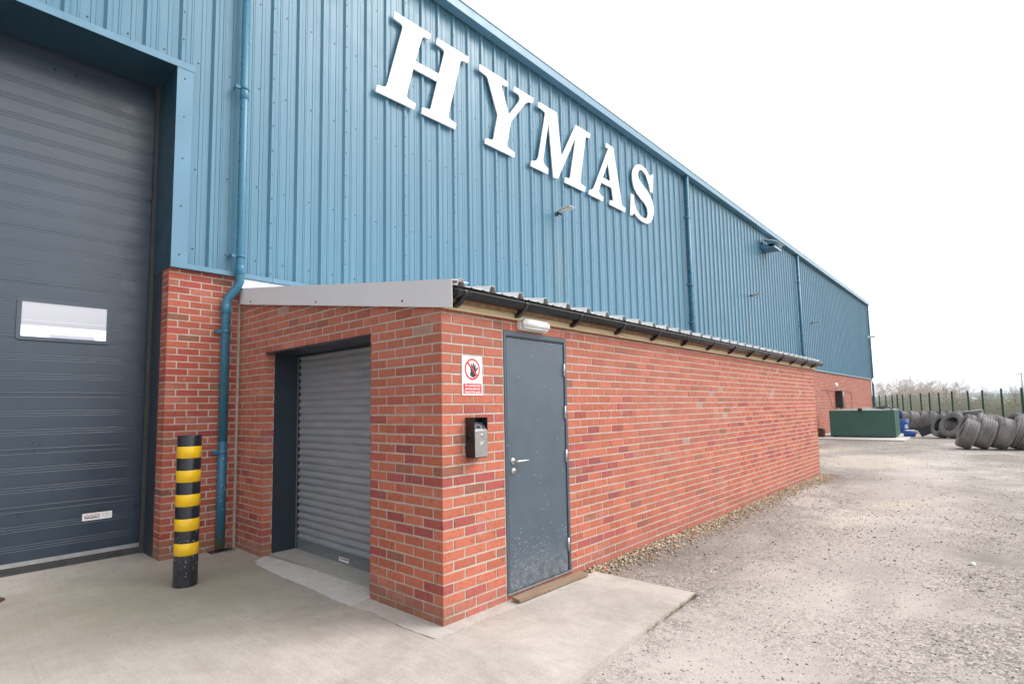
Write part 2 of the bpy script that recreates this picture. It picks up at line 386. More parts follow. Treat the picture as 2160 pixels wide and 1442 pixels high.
def m_doorpanel():
    m = mat('door_panel', (.05, .072, .10), .30, spec=.9); g = G(m)
    c = g.ramp(g.noise(2, 4, .6), [(.3, (.008, .024, .046)), (.7, (.011, .029, .053))])
    sp = g.math('MULTIPLY', g.math('LESS_THAN', g.voro(26, 'F1'), .12), g.math('LESS_THAN', g.sep(g.voro(26, 'F1', out='Color'), 0), .05))
    g.base(c); g.rough(g.maprange(g.noise(5, 5, .7), .3, .7, .26, .40))
    g.bump(g.noise(1, 3, .6, g.coord('Position', (90, 90, 260))), .05, .001); return m
M['door'] = m_doorpanel()
def m_shut():
    m = mat('shutter_slat', (.17, .18, .19), .42, metal=.0, spec=.5); g = G(m)
    c = g.ramp(g.noise(1, 4, .6, g.coord('Position', (3, 3, 30))), [(.3, (.24, .255, .28)), (.7, (.32, .335, .365))])
    dot = g.math('MULTIPLY', g.math('LESS_THAN', g.voro(70, 'F1'), .25), g.math('LESS_THAN', g.sep(g.voro(70, 'F1', out='Color'), 0), .035))
    g.base(g.mix(dot, c, (.7, .7, .7))); g.rough(g.maprange(g.noise(12, 5, .7), .3, .7, .3, .5)); return m
M['shutter'] = m_shut()
def m_pipefoot():
    m = mat('pipe_foot', rough=.6); g = G(m)
    f = g.maprange(g.math('ADD', g.pos(2), g.math('MULTIPLY', g.noise(14, 4, .6), .2)), .12, .36, 1, 0)
    c = g.mix(f, (.022, .13, .22), (.12, .12, .05))
    dot = g.math('MULTIPLY', g.math('LESS_THAN', g.voro(60, 'F1'), .3), g.math('LESS_THAN', g.sep(g.voro(60, 'F1', out='Color'), 0), g.maprange(g.pos(2), .4, 1.3, .12, .0)))
    c = g.mix(dot, c, (.6, .63, .63)); g.base(c); g.rough(g.maprange(f, 0, 1, .35, .9)); return m
M['pipefoot'] = m_pipefoot()
HAZE = 0.0005
LETTERS = {"H":[[[2.164,7.607],[2.887,7.616],[2.863,7.506],[2.753,7.498],[2.713,7.47],[2.689,7.411],[2.561,6.995],[3.057,7.013],[3.179,7.436],[3.175,7.469],[3.134,7.492],[3.002,7.503],[3.02,7.62],[3.753,7.638],[3.73,7.521],[3.593,7.502],[3.559,7.476],[3.545,7.44],[3.257,6.394],[3.27,6.337],[3.435,6.305],[3.409,6.198],[2.682,6.185],[2.701,6.292],[2.847,6.317],[2.879,6.354],[3.018,6.863],[2.521,6.854],[2.387,6.352],[2.401,6.317],[2.565,6.294],[2.543,6.189],[1.824,6.178],[1.845,6.285],[1.979,6.312],[2.011,6.336],[2.027,6.378],[2.314,7.416],[2.314,7.457],[2.275,7.475],[2.142,7.49]]],"Y":[[[4.017,7.64],[4.788,7.651],[4.773,7.545],[4.639,7.526],[4.606,7.512],[4.597,7.487],[4.792,7.011],[5.097,7.395],[5.125,7.465],[5.111,7.518],[5.069,7.536],[4.939,7.538],[4.959,7.645],[5.544,7.654],[5.527,7.544],[5.397,7.511],[5.305,7.446],[5.225,7.354],[4.85,6.892],[4.731,6.432],[4.734,6.37],[4.774,6.349],[4.942,6.323],[4.927,6.222],[4.126,6.214],[4.154,6.317],[4.301,6.339],[4.344,6.36],[4.36,6.393],[4.48,6.878],[4.231,7.475],[4.19,7.504],[4.015,7.521]]],"M":[[[5.719,7.654],[6.329,7.667],[6.453,6.76],[7.024,7.674],[7.599,7.681],[7.562,7.559],[7.447,7.554],[7.396,7.518],[7.132,6.434],[7.157,6.385],[7.334,6.356],[7.305,6.24],[6.533,6.228],[6.561,6.342],[6.706,6.362],[6.756,6.399],[7.004,7.373],[6.998,7.371],[6.308,6.237],[6.153,6.212],[6.032,7.347],[5.825,6.516],[5.822,6.44],[5.867,6.379],[5.985,6.345],[5.964,6.226],[5.417,6.217],[5.443,6.331],[5.552,6.362],[5.618,6.409],[5.672,6.494],[5.921,7.473],[5.917,7.51],[5.839,7.532],[5.691,7.54]]],"A":[[[8.266,7.71],[8.587,7.711],[8.909,6.399],[8.933,6.37],[9.082,6.347],[9.053,6.239],[8.332,6.239],[8.369,6.352],[8.473,6.362],[8.522,6.375],[8.456,6.677],[7.992,6.666],[7.891,6.451],[7.899,6.387],[7.969,6.354],[8.074,6.341],[8.048,6.236],[7.452,6.233],[7.481,6.337],[7.585,6.371],[7.669,6.438],[7.745,6.552],[8.364,7.599],[8.244,7.605]],[[8.328,7.238],[8.419,6.812],[8.073,6.808]]],"S":[[[9.849,7.703],[10.005,7.734],[10.231,7.708],[10.425,7.576],[10.461,7.59],[10.581,7.671],[10.649,7.687],[10.579,7.156],[10.448,7.155],[10.388,7.321],[10.271,7.485],[10.191,7.567],[10.051,7.608],[9.923,7.587],[9.834,7.517],[9.79,7.42],[9.819,7.331],[9.924,7.252],[10.242,7.135],[10.409,7.041],[10.545,6.907],[10.598,6.749],[10.577,6.586],[10.488,6.406],[10.345,6.286],[10.195,6.224],[9.967,6.214],[9.748,6.249],[9.59,6.304],[9.529,6.353],[9.44,6.265],[9.385,6.241],[9.314,6.236],[9.358,6.58],[9.401,6.808],[9.52,6.795],[9.546,6.619],[9.629,6.464],[9.785,6.368],[9.948,6.327],[10.119,6.342],[10.225,6.411],[10.26,6.518],[10.231,6.651],[10.123,6.735],[9.944,6.797],[9.716,6.885],[9.562,7.005],[9.494,7.162],[9.479,7.322],[9.53,7.461],[9.648,7.596],[9.778,7.68]]]}
# ------------------------------------------------------------------ main dimensions (metres)
BY = 3.556          # main brick plane
PAN, CROWN = 3.537, 3.503
ZB, ZE = 3.13, 8.30 # cladding foot and head
XE = 42.7           # far end of the warehouse
LB = 10.85          # length of the lean-to
P, X0 = .3457, .328

# ------------------------------------------------------------------ brickwork
def shade(c, k): return tuple(max(0, min(1, q*k)) for q in c)
ROWMIX = {}
def pal_lean(z, x, r):
    k = r.uniform(.88, 1.12); t = r.random(); row = round(z*13.3)
    if row not in ROWMIX: ROWMIX[row] = random.Random('row%d' % row).choice((.08, .22, .34, .48, .62))
    if z < .10: return shade((.47, .16, .12), k)
    if z > 1.60 or (x > 2.6 and (z > 1.0 or t < .5) and not (x > 6 and .5 < z < 1.5)):
        if t < .84: return shade((.475, .165, .112), k)
        if t < .95: return shade((.43, .142, .105), k)
        if t < .98: return shade((.34, .14, .10), k)
        return shade((.45, .28, .24), k)
    if z > 1.33: return shade((.50, .160, .105), k) if t < .88 else shade((.40, .11, .09), k)
    m = ROWMIX[row]
    if t > m: return shade((.50, .162, .102), k) if t < .97 else shade((.33, .14, .10), k)
    if t < m*.8: return shade((.41, .11, .095), k)
    return shade((.36, .105, .10), k)
def pal_main(z, x, r):
    k = r.uniform(.86, 1.12); t = r.random()
    if t < .58: return shade((.43, .12, .078), k)
    if t < .78: return shade((.38, .085, .065), k)
    if t < .94: return shade((.43, .15, .105), k)
    return shade((.27, .12, .08), k)
def wallfield(mb, O, U, N, u0, u1, z0, z1, pal, phase=0.0, c0=None, c1=None, top=None, flip=0):
    """stretcher bond between u0..u1; bricks stand 8 mm proud of the mortar; c0/c1 name a corner whose bricks turn round it"""
    O, U, N = Vector(O), Vector(U), Vector(N); Pt = lambda u, d, z: (O + U*u + N*d + Vector((0, 0, z)))[:]
    k = 0; zz = -.015
    while zz < z1:
        a, b = max(zz, z0), min(zz+.0615, z1)
        if b-a > .012:
            j = phase + (-.1125 if (k+flip) % 2 else 0); js = []
            while j < u1:
                s, e = max(j, u0), min(j+.211, u1)
                if e-s > .02: js.append((s, e))
                j += .225
            for s, e in js:
                if top is not None:
                    lim = top(e) if top(e) < top(s) else top(s)
                    if a > lim: continue
                key = None; endA = c0 and abs(s-u0) < 1e-6; endB = c1 and abs(e-u1) < 1e-6
                if endA: r = random.Random('%s%d' % (c0, k))
                elif endB: r = random.Random('%s%d' % (c1, k))
                else: r = rng
                col = pal(a, (O+U*s).x, r)
                d = 0 if (endA or endB) else rng.uniform(-.0012, .0012); w_ = .0015
                jz = lambda: rng.uniform(-.0012, .0012)
                a_, b_ = a+jz(), b+jz()
                sl, el = (s if endA else s+w_), (e if endB else e-w_)
                v = [Pt(sl, d, a_+w_), Pt(el, d, a_+w_), Pt(el, d, b_-w_), Pt(sl, d, b_-w_),
                     Pt(s, d-w_, a_), Pt(e, d-w_, a_), Pt(e, d-w_, b_), Pt(s, d-w_, b_),
                     Pt(s, -.02, a_), Pt(e, -.02, a_), Pt(e, -.02, b_), Pt(s, -.02, b_)]
                if endA: v[4] = Pt(s, d, a_); v[7] = Pt(s, d, b_)
                if endB: v[5] = Pt(e, d, a_); v[6] = Pt(e, d, b_)
                f = [(0,1,2,3)]
                for i in range(4):
                    n = (i+1) % 4
                    if endA and i == 3 or endB and i == 1: continue
                    f.append((i, i+4, n+4, n)); f.append((i+4, i+8, n+8, n+4))
                # fix winding so normals follow N
                if U.cross(Vector((0, 0, 1))).dot(N) < 0: f = [q[::-1] for q in f]
                mb.add(v, f, 0, False, col)
        zz += .075; k += 1
def mortar(mb, O, U, N, pts, d=.0042, th=.03, holes=()):
    O, U, N = Vector(O), Vector(U), Vector(N)
    q = lambda p: (O + U*p[0] + N*(-d) + Vector((0, 0, p[1])))[:]
    b = MB(); b.prism([q(p) for p in pts], (-N*th)[:], 1, [[q(p) for p in h] for h in holes])
    mb.add(b.v, b.f, 1)

# ================================================================== WAREHOUSE
wh = empty('warehouse', (0, BY, 0))
tag(wh, 'long steel warehouse with ribbed blue cladding over a red brick base', 'warehouse')
def wb(mb, name, mats, parent=None, **k):
    o = mb.build(name, mats, None, **k)
    o.parent = parent or wh
    o.matrix_parent_inverse = Matrix.Identity(4)
    base = Vector((0, 0, 0)); q = o.parent
    while q is not None: base += q.location; q = q.parent
    o.location = -base
    return o
def child(mb, name, mats, parent, **k): return wb(mb, name, mats, parent, **k)

mb = MB()
wallfield(mb, (-.76, BY, 0), (1, 0, 0), (0, -1, 0), 0, .735, -.02, 3.12, pal_main, 0, c0='P')
wallfield(mb, (-.76, BY, 0), (0, 1, 0), (-1, 0, 0), 0, .215, -.02, 3.12, pal_main, 0, c0='P', flip=1)
mortar(mb, (-.76, BY, 0), (1, 0, 0), (0, -1, 0), [(.005, -.1), (.76, -.1), (.76, 3.12), (.008, 3.12)])
mortar(mb, (-.76, BY, 0), (0, 1, 0), (-1, 0, 0), [(.005, -.1), (.56, -.1), (.56, 3.12), (.008, 3.12)])
wallfield(mb, (0, BY, 0), (1, 0, 0), (0, -1, 0), 10.6, XE, -.02, 3.12, pal_main, 10.575, c1='W')
mortar(mb, (0, BY, 0), (1, 0, 0), (0, -1, 0), [(-.02, -.1), (XE-.005, -.1), (XE-.008, 3.12), (-.02, 3.12)])
wallfield(mb, (-5.2, BY, 0), (-1, 0, 0), (0, -1, 0), 0, 3.8, -.02, 3.12, pal_main, 0)
mortar(mb, (-5.2, BY, 0), (-1, 0, 0), (0, -1, 0), [(.0, -.1), (3.8, -.1), (3.8, 3.12), (.0, 3.12)])
wb(mb, 'brick_wall', [M['brick'], M['mortar']], recalc=False, attr=True)
mb = MB(); mb.box((-.020, BY-.010, -.02), (-.001, BY+.002, 2.8)); wb(mb, 'mastic_joint', mat('mastic', (.46, .42, .35), .7, noise=.15, nscale=20))

# cladding: one folded sheet with its fixings
def clad_sheet(mb, xa, xb, za, zb):
    prof = [(-.0175, CROWN), (.0175, CROWN), (.044, PAN), (.080, PAN), (.082, PAN+.006), (.086, PAN+.006), (.088, PAN), (.105, PAN),
            (.108, PAN-.0035), (.122, PAN-.0035), (.125, PAN), (.190, PAN), (.192, PAN+.006), (.196, PAN+.006), (.198, PAN), (.236, PAN), (.239, PAN-.003),
            (.252, PAN-.003), (.255, PAN), (P-.044, PAN)]
    pts = []; k = math.floor((xa-X0)/P)-1
    while X0+k*P < xb+P:
        for i, (u, y) in enumerate(prof): pts.append((X0+k*P+u, y))
        k += 1
    pts = [q for q in pts if xa <= q[0] <= xb]
    vs = []; fs = []
    for x, y in pts: vs += [(x, y, za), (x, y, zb)]
    for i in range(len(pts)-1): fs.append((2*i, 2*i+2, 2*i+3, 2*i+1))
    mb.add(vs, fs, 0)
def screw(mb, x, y, z, r=.0105, mi=1):
    n = 6; vs = [(x+r*math.cos(2*math.pi*i/n), y, z+r*math.sin(2*math.pi*i/n)) for i in range(n)]
    vs += [(x+r*.6*math.cos(2*math.pi*i/n), y-.006, z+r*.6*math.sin(2*math.pi*i/n)) for i in range(n)]
    mb.add(vs, [(i, (i+1) % n, (i+1) % n+n, i+n) for i in range(n)] + [tuple(range(n, 2*n))], mi)
mb = MB()
clad_sheet(mb, -.60, XE, ZB, 5.40); clad_sheet(mb, -9, XE, 5.40, ZE)
ROWS = (3.34, 4.25, 5.51, 6.62, 7.50, 8.19)
k = -27
while X0+k*P < XE-.1:
    xc = X0+k*P+.17
    for z in ROWS:
        if xc < -.62 and z < 5.45: continue
        screw(mb, xc+rng.uniform(-.006, .006), PAN, z+rng.uniform(-.006, .006))
    if k % 3 == 0:
        z = 3.21
        while z < ZE-.05:
            if not (xc-.17 < -.62 and z < 5.45): screw(mb, X0+k*P+rng.uniform(-.003, .003), CROWN, z+rng.uniform(-.008, .008), .0095)
            z += .3125
    k += 1
wb(mb, 'cladding', [M['clad'], M['screw']], recalc=False)
mb = MB(); mb.box((-.765, 3.488, 3.095), (XE, 3.494, 3.15)); mb.box((-.765, 3.494, 3.095), (XE, BY+.05, 3.10))
for x in (.35, 3.4, 6.4, 9.4, 12.4, 15.4): mb.box((x, 3.4865, 3.094), (x+.004, 3.488, 3.151), 1)
wb(mb, 'drip_flashing', [M['trim'], M['screw']])
mb = MB()
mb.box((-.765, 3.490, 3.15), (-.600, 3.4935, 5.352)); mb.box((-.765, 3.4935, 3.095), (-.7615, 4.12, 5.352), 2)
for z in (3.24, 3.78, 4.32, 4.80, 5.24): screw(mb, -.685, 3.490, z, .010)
wb(mb, 'jamb_flashing', [M['trim'], M['screw'], M['reveal_shade']])
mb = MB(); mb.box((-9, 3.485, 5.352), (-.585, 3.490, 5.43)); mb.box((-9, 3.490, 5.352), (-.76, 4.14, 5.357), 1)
wb(mb, 'soffit_flashing', [M['trim'], M['reveal_shade']])
mb = MB(); mb.box((-9, 3.344, 8.275), (XE+.15, 3.50, 8.28)); mb.box((-9, 3.338, 8.275), (XE+.15, 3.344, 8.455)); mb.box((-9, 3.325, 8.445), (XE+.15, 3.338, 8.455))
mb.box((-9, 3.50, 8.275), (XE+.15, 3.506, 8.47)); mb.box((XE+.14, 3.344, 8.28), (XE+.15, 3.50, 8.455))
for i in range(17): mb.box((-4.9+i*3.05, 3.3365, 8.274), (-4.9+i*3.05+.012, 3.338, 8.456), 1); mb.box((-4.9+i*3.05, 3.34, 8.2735), (-4.9+i*3.05+.012, 3.50, 8.275), 1)
wb(mb, 'eaves_gutter', [M['trim'], mat('gutter_joint', (.25, .36, .42), .5)])
mb = MB()
mb.prism([(-9, 3.50, 8.47), (-9, 12.5, 9.9), (-9, 21.5, 8.47), (-9, 21.5, 8.40), (-9, 12.5, 9.83), (-9, 3.50, 8.40)], (XE+9.05, 0, 0))
wb(mb, 'roof', mat('grey_roof', (.30, .33, .35), .6, noise=.1, nscale=2))
mb = MB(); mb.box((-.60, 3.60, 3.15), (XE-.03, 4.3, 8.38)); mb.box((-9, 3.60, 5.46), (-.6, 4.3, 8.38)); mb.box((-9, 4.32, 0), (XE-.03, 21.4, 8.38)); mb.box((-9, 3.60, 0), (-5.25, 4.3, 5.46)); mb.box((-.55, 3.60, -.05), (XE-.03, 4.3, 3.10))
wb(mb, 'inner_wall', mat('wall_core', (.16, .30, .42), .6))
# corner trim at the far end
mb = MB(); mb.box((XE-.12, 3.492, 3.10), (XE+.02, 3.498, 8.28)); mb.box((XE+.014, 3.498, 3.10), (XE+.02, 3.64, 8.28)); wb(mb, 'corner_flashing', M['trim'])
mb = MB(); mb.box((-.02, 3.520, 2.80), (3.2, 3.545, 3.092)); wb(mb, 'galvanised_flashing', M['galv'])

# sectional door
DY = 4.12
mb = MB()
prof = [(.113, DY)]; z = .245; gi = 0
while z < 5.35:
    for q in (-.025, 0, .025):
        if gi % 3 == 2 and q == 0: prof += [(z-.004, DY), (z-.003, DY+.004), (z+.003, DY+.004), (z+.004, DY)]
        else: prof += [(z+q-.004, DY), (z+q-.001, DY+.0014), (z+q+.001, DY+.0014), (z+q+.004, DY)]
    z += .1860; gi += 1
prof.append((5.45, DY))
vs = []; fs = []
for z, y in prof: vs += [(-5.1, y, z), (-.765, y, z)]
for i in range(len(prof)-1): fs.append((2*i, 2*i+1, 2*i+3, 2*i+2))
mb.add(vs, fs); sdoor = wb(mb, 'sectional_door', M['door'], recalc=False)
mb = MB(); mb.box((-5.1, DY-.008, .072), (-.765, DY+.02, .113)); child(mb, 'bottom_rail', M['alu'], sdoor)
mb = MB(); mb.box((-5.1, DY-.002, .028), (-.765, DY+.02, .072)); mb.box((-5.1, DY-.010, 0.0), (-.765, DY+.02, .026)); child(mb, 'rubber_seal', M['rubber'], sdoor)
def rrect(x0, x1, z0, z1, r, n=6):
    out = []
    for cx, cz, a0 in ((x1-r, z1-r, 0), (x0+r, z1-r, 90), (x0+r, z0+r, 180), (x1-r, z0+r, 270)):
        for i in range(n+1): a = R(a0+90*i/n); out.append((cx+r*math.cos(a), cz+r*math.sin(a)))
    return out
for wx in (-1.533, -2.733, -3.933):
    xa, xb, za, zb = wx-.387, wx+.387, 2.272, 2.693
    mb = MB(); mb.prism([(x, DY-.014, z) for x, z in rrect(xa, xb, za, zb, .03)], (0, .02, 0), 0, [[(x, DY-.014, z) for x, z in rrect(xa+.036, xb-.036, za+.036, zb-.036, .008)]])
    win = child(mb, 'door_window', M['slateclean'], sdoor)
    win.name = 'door_window'
    mbp = MB(); mbp.add([(xa+.03, DY-.001, za+.03), (xb-.03, DY-.001, za+.03), (xb-.03, DY-.001, zb-.03), (xa+.03, DY-.001, zb-.03)], [(0, 1, 2, 3)])
    mp = bpy.data.materials.get('painted_glow_pane')
    if mp is None:
        mp = mat('painted_glow_pane', (.25, .25, .28), .12, spec=.5); g = G(mp)
        zz = g.pos(2); c = g.ramp(g.maprange(zz, 2.30, 2.66, 0, 1), [(0, (.85, .87, .9)), (.33, (.85, .87, .9)), (.345, (.30, .30, .34)), (.46, (.32, .32, .355)), (.48, (.42, .42, .44)), (.50, (.33, .33, .365)), (1, (.36, .36, .39))], 'LINEAR')  # bright and grey bands seen in the glass are painted and made to glow
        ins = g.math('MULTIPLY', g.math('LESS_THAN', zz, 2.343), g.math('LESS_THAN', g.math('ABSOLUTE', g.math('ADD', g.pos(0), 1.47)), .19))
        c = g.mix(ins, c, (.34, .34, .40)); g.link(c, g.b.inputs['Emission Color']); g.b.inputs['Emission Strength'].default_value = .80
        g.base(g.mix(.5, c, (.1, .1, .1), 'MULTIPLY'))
    child(mbp, 'pane', mp, sdoor).parent = sdoor
# makers' plate on the door
def text_mesh(body, size, loc, ax, az, depth=.001, align='CENTER', bold=0, sx=1):
    cu = bpy.data.curves.new('t', 'FONT'); cu.body = body; cu.size = size; cu.align_x = align; cu.align_y = 'CENTER'; cu.extrude = depth/2; cu.offset = bold; cu.resolution_u = 3
    o = bpy.data.objects.new('t', cu); C.objects.link(o); bpy.context.view_layer.update()
    me = bpy.data.meshes.new_from_object(o.evaluated_get(bpy.context.evaluated_depsgraph_get())); C.objects.unlink(o); bpy.data.objects.remove(o)
    ax, az, loc = Vector(ax), Vector(az), Vector(loc); n = ax.cross(az)
    mb = MB(); mb.add([(loc+ax*v.co.x*sx+az*v.co.y+n*v.co.z)[:] for v in me.vertices], [tuple(p.vertices) for p in me.polygons]); bpy.data.meshes.remove(me); return mb
def plaque(name, label, loc, w_, h_, mats, tilt=0):
    pass
pl = MB(); pl.box((-1.315, DY-.003, .423), (-1.058, DY-.0005, .496)); plate = child(pl, 'maker_plate', M['white'], sdoor)
tm = text_mesh('NASSAU', .040, (-1.232, DY-.004, .450), (1, 0, 0), (0, 0, 1), bold=.0008, sx=.85); tm_o = child(tm, 'plate_lettering', M['navy'], sdoor)
rb = MB(); rb.box((-1.296, DY-.0045, .474), (-1.168, DY-.003, .479)); rb.box((-1.296, DY-.0045, .440), (-1.291, DY-.003, .474)); rb.box((-1.173, DY-.0045, .452), (-1.168, DY-.003, .474))
for i in range(4): rb.box((-1.15, DY-.0038, .478-.010*i), (-1.15+.07*(1-.15*(i % 2)), DY-.003, .4805-.010*i), 1)
child(rb, 'plate_emblem', [M['red'], mat('grey_ink', (.5, .5, .5), .5)], sdoor)
mb = MB(); mb.box((-.7610, BY+.235, 0), (-.742, 4.10, 3.094)); mb.box((-.7610, BY+.215, 0), (-.7440, BY+.235, 3.094)); wb(mb, 'steel_jamb', M['jamb'])
mb = MB(); mb.box((-.80, 4.085, 0.0), (-.742, 4.10, 5.35)); wb(mb, 'side_seal', M['rubber'])

# rainwater pipes
def collar(mb, x, y, z, r=.050): mb.tube([(x, y, z-.055), (x, y, z-.05), (x, y, z+.05), (x, y, z+.055)], [r+.002, r+.0055, r+.0055, r+.002], 20)
def downpipe(label, path, r, collars, brackets, mats=None):
    mb = MB(); mb.tube(path, r, 20)
    dp = wb(mb, 'downpipe', mats or M['pipe']); dp['label'] = label
    for (x, y, z) in collars:
        mb = MB(); collar(mb, x, y, z, r); child(mb, 'collar', M['pipe'], dp)
    for (x, y, z, y2) in brackets:
        mb = MB(); mb.box((x-r-.055, y-.012, z-.018), (x-r+.01, y+.012, z+.018)); mb.box((x-r-.055, y+.012, z-.018), (x-r-.043, y2, z+.018))
        mb.lathe([(r+.003, -.016), (r+.005, -.016), (r+.005, .016), (r+.003, .016)], (0, 0, 1), (x, y, z), 20); child(mb, 'bracket', M['pipe'], dp)
    return dp
dp = downpipe('blue pipe with an offset bend in the inner corner beside the lean-to', [(-.065, 3.42, 8.30), (-.065, 3.42, 3.02), (-.085, 3.43, 2.965), (-.165, 3.485, 2.835), (-.182, 3.492, 2.78), (-.182, 3.492, 1.2)], .047,
    [(-.065, 3.42, 5.28), (-.065, 3.42, 3.16), (-.182, 3.492, 2.70)], [(-.065, 3.42, 5.36, CROWN), (-.065, 3.42, 3.32, PAN), (-.182, 3.492, 2.44, BY), (-.182, 3.492, 1.08, BY)])
mb = MB(); mb.tube([(-.182, 3.492, 1.2), (-.182, 3.492, .03)], .047, 20); child(mb, 'pipe_foot', M['pipefoot'], dp)
for x, lab in ((12.70, 'blue pipe down the cladding past the lettering'), (24.65, 'blue pipe down the cladding beyond the lean-to')):
    downpipe(lab, [(x, 3.42, 8.28), (x, 3.42, .03)], 0.060, [], [(x-.03, 3.42, 7.0, CROWN), (x-.03, 3.42, 5.0, CROWN), (x-.03, 3.42, 3.9, CROWN)])
downpipe('blue pipe at the far corner of the warehouse', [(XE-.1, 3.42, 8.28), (XE-.1, 3.42, 3.3), (XE+.02, 3.46, 2.9), (XE+.02, 3.46, .03)], .06, [], [(XE-.1, 3.42, 6.9, CROWN), (XE-.1, 3.42, 4.6, CROWN), (XE+.02, 3.46, 2.0, BY)])

# ================================================================== LEAN-TO
lt = empty('brick_lean_to', (0, 0, 0))
tag(lt, 'low red brick lean-to with a grey steel door and roller shutter against the blue warehouse', 'building')
def ext(mb, name, mats, parent=None, **k):
    o = mb.build(name, mats, parent or lt, **k); return o
TOPA = lambda u: 2.20 + .148*u + .10
mb = MB()
A = ((0, 0, 0), (0, 1, 0), (-1, 0, 0)); B = ((0, 0, 0), (1, 0, 0), (0, -1, 0))
wallfield(mb, *A, 0, .8925, -.02, 3.0, pal_lean, 0, c0='E', c1='S', top=TOPA, flip=1)
wallfield(mb, *A, .9, 2.8675, 2.16, 3.0, pal_lean, 0, top=TOPA, flip=1)
wallfield(mb, *A, 2.875, 3.545, -.02, 3.0, pal_lean, 2.875, c0='T', top=TOPA)
wallfield(mb, (0, 2.875, 0), (1, 0, 0), (0, -1, 0), 0, .1125, -.02, 2.15, pal_lean, 0, c0='T', flip=1)
wallfield(mb, (0, .8925, 0), (1, 0, 0), (0, 1, 0), 0, .1125, -.02, 2.15, pal_lean, 0, c0='S', flip=1)
wallfield(mb, *B, 0, .665, -.02, 2.32, pal_lean, 0, c0='E')
wallfield(mb, *B, .675, 1.545, 2.16, 2.32, pal_lean, 0)
wallfield(mb, *B, .675, 1.545, -.02, .046, pal_lean, 0)
wallfield(mb, *B, 1.552, LB, -.02, 2.34, pal_lean, 1.552, c1='F')
wallfield(mb, (LB, 0, 0), (0, 1, 0), (1, 0, 0), 0, 3.55, -.02, 2.9, pal_lean, 0, c0='F', flip=1, top=TOPA)
mortar(mb, *A, [(.005, -.1), (.888, -.1), (.888, 2.163), (2.879, 2.163), (2.879, -.1), (3.60, -.1), (3.60, 2.84), (.008, 2.30)])
mortar(mb, (0, 2.875, 0), (1, 0, 0), (0, -1, 0), [(.005, -.1), (.112, -.1), (.112, 2.16), (.008, 2.16)])
mortar(mb, (0, .8925, 0), (1, 0, 0), (0, 1, 0), [(.005, -.1), (.112, -.1), (.112, 2.16), (.008, 2.16)])
mortar(mb, *B, [(.005, -.1), (LB-.005, -.1), (LB-.008, 2.34), (.008, 2.34)], holes=[[(.678, .048), (1.549, .048), (1.549, 2.163), (.678, 2.163)]])
mortar(mb, (LB, 0, 0), (0, 1, 0), (1, 0, 0), [(.005, -.1), (3.55, -.1), (3.55, 2.84), (.008, 2.30)])
ext(mb, 'brick_wall', [M['brick'], M['mortar']], recalc=False, attr=True)
# barge flashing following the roof fall
mb = MB(); q = [(-.03, -.150, 2.236), (-.03, 3.50, 2.776), (-.03, 3.50, 2.962), (-.03, -.150, 2.438)]
mb.prism(q, (.004, 0, 0))
mb.prism([(-.03, -.150, 2.438), (-.03, 3.50, 2.962), (.14, 3.50, 2.962), (.14, -.150, 2.438)], (0, 0, .004))
for y, z in ((.42, 2.365), (1.75, 2.55), (3.2, 2.765)):
    n = 8; r = .011
    mb.add([(-.031, y+r*math.cos(2*math.pi*i/n), z+r*math.sin(2*math.pi*i/n)) for i in range(n)] + [(-.038, y+.6*r*math.cos(2*math.pi*i/n), z+.6*r*math.sin(2*math.pi*i/n)) for i in range(n)],
           [(i, (i+1) % n, (i+1) % n+n, i+n) for i in range(n)] + [tuple(range(n, 2*n))], 1)
ext(mb, 'barge_flashing', [M['goose'], mat('washer', (.12, .10, .10), .4)])
# ribbed roof sheet with thickness
mb = MB(); prof = []; k = 0
while k*.333 < LB+.1:
    x = .06+k*.333
    prof += [(x-.040, 0), (x-.020, .046), (x+.018, .046), (x+.038, 0), (x+.085, 0), (x+.092, .006), (x+.115, .006), (x+.122, 0), (x+.21, 0), (x+.217, .006), (x+.24, .006), (x+.247, 0)]; k += 1
prof = [(-.02, 0)] + [q for q in prof if .0 < q[0] < LB+.10] + [(LB+.10, 0)]
ya, yb = -.155, 3.52; zr = lambda y: 2.408 + (y+.155)*.1445
vs = []; fs = []
for x, h in prof: vs += [(x, ya, zr(ya)+h), (x, yb, zr(yb)+h), (x, ya, zr(ya)+h-.004), (x, yb, zr(yb)+h-.004)]
for i in range(len(prof)-1):
    a = 4*i; b = a+4; fs += [(a, a+1, b+1, b), (a+2, b+2, b+3, a+3), (a, b, b+2, a+2)]
mb.add(vs, fs)
ext(mb, 'roof_sheet', M['roofw'])
mb = MB(); mb.prism([(0.0, -.06, 2.30), (0.0, 3.5, 2.82), (0.0, 3.5, 2.895), (0.0, -.10, 2.376)], (LB+.02, 0, 0)); ext(mb, 'roof_timber', M['closer'])
mb = MB(); mb.box((.0, -.036, 2.252), (LB+.02, -.004, 2.372)); ext(mb, 'fascia', M['wood'])
mb = MB(); mb.box((.0, -.046, 2.248), (LB+.02, -.037, 2.262)); ext(mb, 'fascia_batten', M['wood'])
